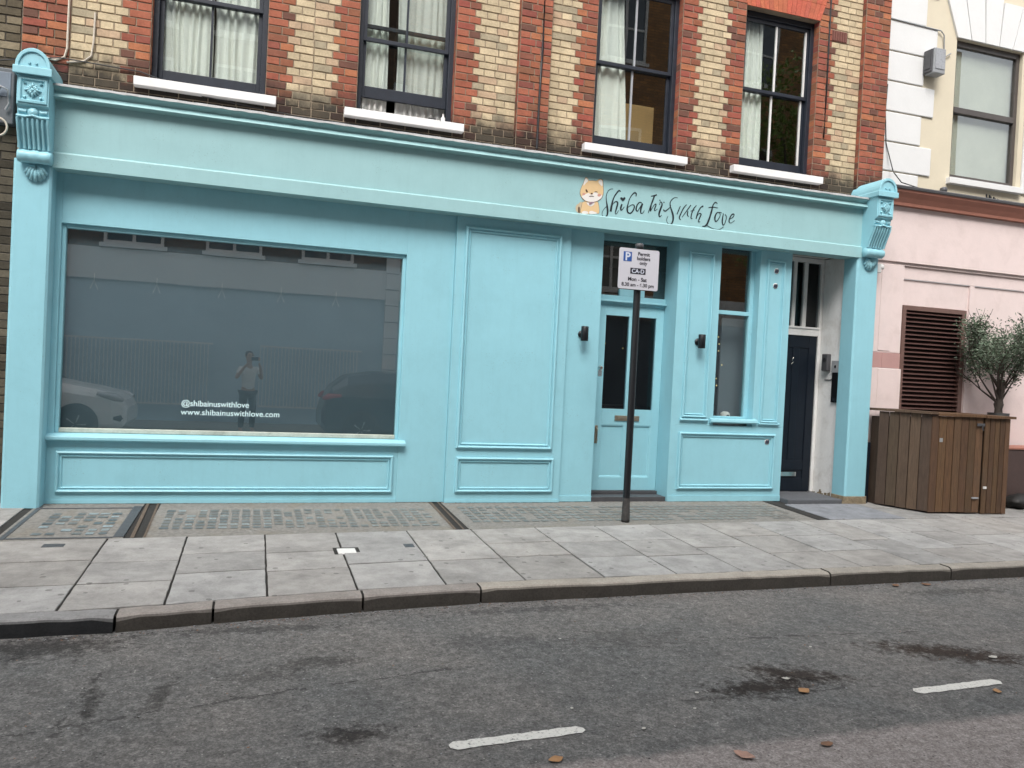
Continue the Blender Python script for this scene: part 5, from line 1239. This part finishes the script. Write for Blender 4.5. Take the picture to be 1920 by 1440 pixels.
# ---- parked cars
def car(nm,x0,yc_,L,W,dirn,paint,lab,prof):
    """prof: list of (s 0..1 from nose, lower z, belt z, roof z, cabin?)"""
    t=thing(nm,lab,'car',(x0+dirn*L/2,yc_,RZ),'cars parked across the street')
    X=lambda s:x0+dirn*s*L
    m=MB(); secs=[]
    for (s,lo,be,ro,cab,wf) in prof:
        w=W/2*wf; c=[]
        c+=[(w*.93,lo),(w*1.0,lo+.12),(w*1.0,(lo+be)/2+.05),(w*.97,be)]
        if cab: c+=[(w*.88,be+(ro-be)*.55),(w*.76,ro-.03),(w*.45,ro)]
        else: c+=[(w*.90,be+(ro-be)*.45),(w*.78,ro-.015),(w*.45,ro)]
        secs.append([(X(s),yc_+a,RZ+b_) for a,b_ in c]+[(X(s),yc_-a,RZ+b_) for a,b_ in reversed(c)])
    n=len(secs[0]); vs=[v for s in secs for v in s]
    for i in range(len(secs)-1):
        both=prof[i][4] and prof[i+1][4]; one=prof[i][4]!=prof[i+1][4]
        for j in range(n-1):
            k=j if j<n//2 else n-2-j
            mi=0
            if both and k in (3,4): mi=1
            if one and k in (4,5,6): mi=1
            m.add(vs,[(i*n+j,(i+1)*n+j,(i+1)*n+j+1,i*n+j+1)],mi,None,True)
        m.add(vs,[(i*n,i*n+n-1,(i+1)*n+n-1,(i+1)*n)],0,None,False)
    m.add(vs,[tuple(range(n)),tuple(range((len(secs)-1)*n,len(secs)*n))],0,None,False)
    b_=m.build('body',[paint,M_oglass],t,seg=2)
    for s in (.19,.80):
        for sg in (-1,1):
            r=.33; yy=yc_+sg*(W/2-.11)
            a=MB(); a.lathe([(0,-.12*1),(.39,-.12),(.39,.125),(0,.125)],X(s),yy-.0+sg*.003,28,axis='y',cz=RZ+.34); a.build('wheel_arch',M_joint,t)
            w=MB(); w.lathe([(.21,-.105),(.31,-.105),(.33,-.08),(.33,.08),(.31,.105),(.21,.105)],X(s),yy+sg*.03,28,axis='y',cz=RZ+r); wh=w.build('wheel',M_tyre,t)
            w=MB(); w.lathe([(0,-.06),(.205,-.07),(.208,.07),(0,.06)],X(s),yy+sg*.045,24,axis='y',cz=RZ+r)
            for k in range(5):
                aa=k*1.2566; w.tube([(X(s)+.03*math.cos(aa),yy+sg*.118,RZ+r+.03*math.sin(aa)),(X(s)+.19*math.cos(aa),yy+sg*.125,RZ+r+.19*math.sin(aa))],.02,6)
            w.build('rim',M_alloy,wh)
    return t,X
# profile: nose to tail
P1=[(0,.38,.60,.66,0,.80),(.015,.28,.68,.80,0,.90),(.06,.22,.78,.93,0,.97),(.14,.22,.86,1.02,0,1),(.24,.22,.92,1.09,0,1),(.30,.22,.95,1.14,0,1),(.42,.22,.97,1.52,1,1),(.52,.22,.98,1.60,1,1),(.70,.22,.99,1.60,1,1),(.85,.22,1.0,1.54,1,1),(.94,.24,1.0,1.30,1,.98),(.98,.28,.95,1.06,0,.95),(1.0,.36,.80,.88,0,.88)]
t,X=car('parked_car',-2.30,-8.65,4.4,1.82,-1,M_carw,'white hatchback parked across the street, reflected at the left of the big window',P1)
for sg in (-1,1):
    m=MB(); y=-8.65+sg*.80; m.tube([(X(.02),y-sg*.10,RZ+.80),(X(.05),y,RZ+.85),(X(.115),y+sg*.07,RZ+.92)],.05,8,rs=[.045,.085,.03]); m.build('headlight',M_lens,t)
    m=MB(); m.tube([(X(.012),y-sg*.12,RZ+.43),(X(.03),y-sg*.01,RZ+.46),(X(.05),y+sg*.06,RZ+.46)],.05,8,rs=[.05,.085,.03]); m.build('fog_lamp',M_joint,t)
P2=[(0,.38,.62,.70,0,.85),(.02,.28,.85,.98,0,.93),(.05,.24,.98,1.22,1,.97),(.12,.22,1.02,1.46,1,1),(.25,.22,1.0,1.56,1,1),(.45,.22,.99,1.58,1,1),(.58,.22,.98,1.50,1,1),(.70,.22,.95,1.12,0,1),(.78,.22,.92,1.06,0,1),(.90,.22,.82,.96,0,.97),(.98,.28,.68,.80,0,.90),(1,.38,.58,.66,0,.8)]
t2,X2=car('parked_car',1.35,-8.85,4.3,1.80,1,M_cark,'dark hatchback parked across the street, reflected right of the person',P2)
for sg in (-1,1):
    m=MB(); y=-8.85+sg*.78; m.tube([(X2(.012),y-sg*.15,RZ+.96),(X2(.03),y,RZ+1.0),(X2(.09),y+sg*.09,RZ+1.03)],.05,8,rs=[.04,.07,.03]); m.build('tail_light',M_red,t2)

# ---- the person taking the picture (reflected), turned like the camera
pe=bpy.data.objects.new('person',None); COL.objects.link(pe)
tag(pe,'person in a white t-shirt holding up a phone, reflected in the display window','person')
ry=-YAW; FB=RZ+.115
pe.location=(0,-8.66,FB); pe.rotation_euler=(0,0,ry)
def skin(name,nodes,edges,mt,parent,sub=2,root=0):
    me=bpy.data.meshes.new(name); me.from_pydata([n[:3] for n in nodes],edges,[]); o=bpy.data.objects.new(name,me); COL.objects.link(o)
    o.parent=parent
    md=o.modifiers.new('skin','SKIN'); md.use_smooth_shade=True
    for i,n in enumerate(nodes):
        sv=me.skin_vertices[0].data[i]; r_=n[3]; sv.radius=(r_,n[4] if len(n)>4 else r_); sv.use_root=(i==root)
    sb=o.modifiers.new('sub','SUBSURF'); sb.levels=sub; sb.render_levels=sub
    me.materials.append(mt)
    # bake so that the exported object is a plain mesh
    dg=bpy.context.evaluated_depsgraph_get(); me2=bpy.data.meshes.new_from_object(o.evaluated_get(dg)); o.modifiers.clear(); o.data=me2; me2.name=name
    if not me2.materials: me2.materials.append(mt)
    for p in me2.polygons: p.use_smooth=True
    return o
# local coordinates: x right, y forward, origin below the lens; z measured from the ground
zo=-FB; H=1.5+zo   # lens height above the feet
bx,by=0,-.40
nodes=[(0,by,.88,.13,.10),(0,by,1.02,.12,.09),(0,by+.01,1.18,.13,.095),(0,by,1.32,.12,.085),(0,by+.01,1.42,.05),(0,by+.02,1.49,.052),
 (0,by+.03,1.56,.075,.085),(0,by+.03,1.64,.078,.090),(0,by+.02,1.70,.045,.055),
 (-.17,by,1.345,.05),(-.27,by+.06,1.14,.038),(-.16,by+.26,1.40,.028),(-.105,by+.33,1.48,.022),
 (.17,by,1.345,.05),(.27,by+.06,1.14,.038),(.16,by+.26,1.40,.028),(.105,by+.33,1.48,.022),
 (-.09,by,.82,.085),(-.11,by+.01,.46,.055),(-.12,by-.02,.09,.038),(-.13,by+.12,.03,.035,.028),
 (.09,by,.82,.085),(.11,by+.01,.46,.055),(.12,by-.02,.09,.038),(.13,by+.12,.03,.035,.028)]
sc_=(H+.06)/1.62
nodes=[(n[0],n[1],n[2]*(sc_ if n[2]<1.3 else 1)+( (sc_-1)*1.3 if n[2]>=1.3 else 0),*n[3:]) for n in nodes]
ed=[(0,1),(1,2),(2,3),(3,4),(4,5),(5,6),(6,7),(7,8),(3,9),(9,10),(10,11),(11,12),(3,13),(13,14),(14,15),(15,16),(0,17),(17,18),(18,19),(19,20),(0,21),(21,22),(22,23),(23,24)]
body=skin('body',nodes,ed,M_skin,pe)
ax=[nodes[i] for i in (0,1,2,3)]
tee=[(a[0],a[1],a[2],a[3]+.022,a[4]+.022) for a in ax]+[(nodes[4][0],nodes[4][1],nodes[4][2]-.03,.062)]+[(nodes[9][0],nodes[9][1],nodes[9][2],.064),(-.235,by+.035,nodes[9][2]-.12,.056),(nodes[13][0],nodes[13][1],nodes[13][2],.064),(.235,by+.035,nodes[9][2]-.12,.056)]
skin('t_shirt',tee,[(0,1),(1,2),(2,3),(3,4),(3,5),(5,6),(3,7),(7,8)],M_tee,pe)
tr=[(0,by,nodes[0][2]-.0,.150,.118),(-.09,by,nodes[17][2],.10),(-.11,by+.01,nodes[18][2],.072),(-.12,by-.02,nodes[19][2]+.02,.058),(.09,by,nodes[21][2],.10),(.11,by+.01,nodes[22][2],.072),(.12,by-.02,nodes[23][2]+.02,.058)]
skin('trousers',tr,[(0,1),(1,2),(2,3),(0,4),(4,5),(5,6)],M_trou,pe)
hz=nodes[7][2]
for s in (-1,1):
    sh=skin('shoe',[(s*.125,by-.04,.045,.045,.04),(s*.13,by+.06,.04,.048,.036),(s*.135,by+.16,.033,.042,.028)],[(0,1),(1,2)],M_tee,pe,1)
hair=skin('hair',[(0,by-.01,hz-.06,.085,.075),(0,by-.005,hz+.035,.092,.092),(0,by+.03,hz+.06,.080,.085)],[(0,1),(1,2)],M_hair,pe)
def lm(name,mb,mt,par=pe):
    o=mb.build(name,mt); o.parent=par; return o
m=MB(); m.tube([(0,by+.105,hz+.01),(0,by+.135,hz-.035),(0,by+.115,hz-.05)],.012,8,rs=[.008,.014,.012]); lm('nose',m,M_skin)
for s in (-1,1):
    m=MB(); m.lathe([(0,.0),(.011,-.003),(.012,-.010)],s*.031,by+.118,10,axis='y',cz=hz+.005); lm('eye',m,M_hair)
    m=MB(); m.tube([(s*.080,by+.02,hz+.015),(s*.092,by+.012,hz-.005),(s*.082,by+.02,hz-.04)],.010,6); lm('ear',m,M_skin)
m=MB(); m.tube([(-.022,by+.112,hz-.078),(0,by+.120,hz-.080),(.022,by+.112,hz-.078)],.005,6); lm('mouth',m,mat('lips',(.30,.12,.10),.5,.05,20,0))
# phone, held in both hands
ph=thing('phone','black phone held up in both hands by the reflected person','phone',(0,0,0)); ph.location=(0,-8.66,1.5); ph.rotation_euler=(0,0,ry)
m=MB(); m.box(-.078,.078,-.050,-.042,-.037,.037); o=m.build('phone_case',M_black,bevel=.003); o.parent=ph
m=MB(); m.box(-.075,.075,-.0515,-.0505,-.034,.034); o=m.build('screen',M_oglass); o.parent=ph
for s in (-1,1):
    wr=(nodes[12][0]*(-s)*-1 if False else s*.105,by+.33,nodes[12][2])
    hn=[(s*.105,-.085,H-.035,.022),(s*.100,-.066,H-.010,.026,.016)]
    e=[(0,1)]
    for k,(dz,L) in enumerate(((.030,1.0),(.012,1.06),(-.006,1.0),(-.022,.85))):
        n0=len(hn); hn+=[(s*.100,-.042,H+dz,.0085),(s*.088,-.028,H+dz*1.05,.0080),(s*.070,-.031,H+dz*1.0,.0070)]; e+=[(1,n0),(n0,n0+1),(n0+1,n0+2)]
    n0=len(hn); hn+=[(s*.092,-.072,H-.018,.010),(s*.074,-.062,H-.002,.009),(s*.058,-.057,H+.006,.008)]; e+=[(1,n0),(n0,n0+1),(n0+1,n0+2)]
    skin('hand',hn,e,M_skin,pe,1)
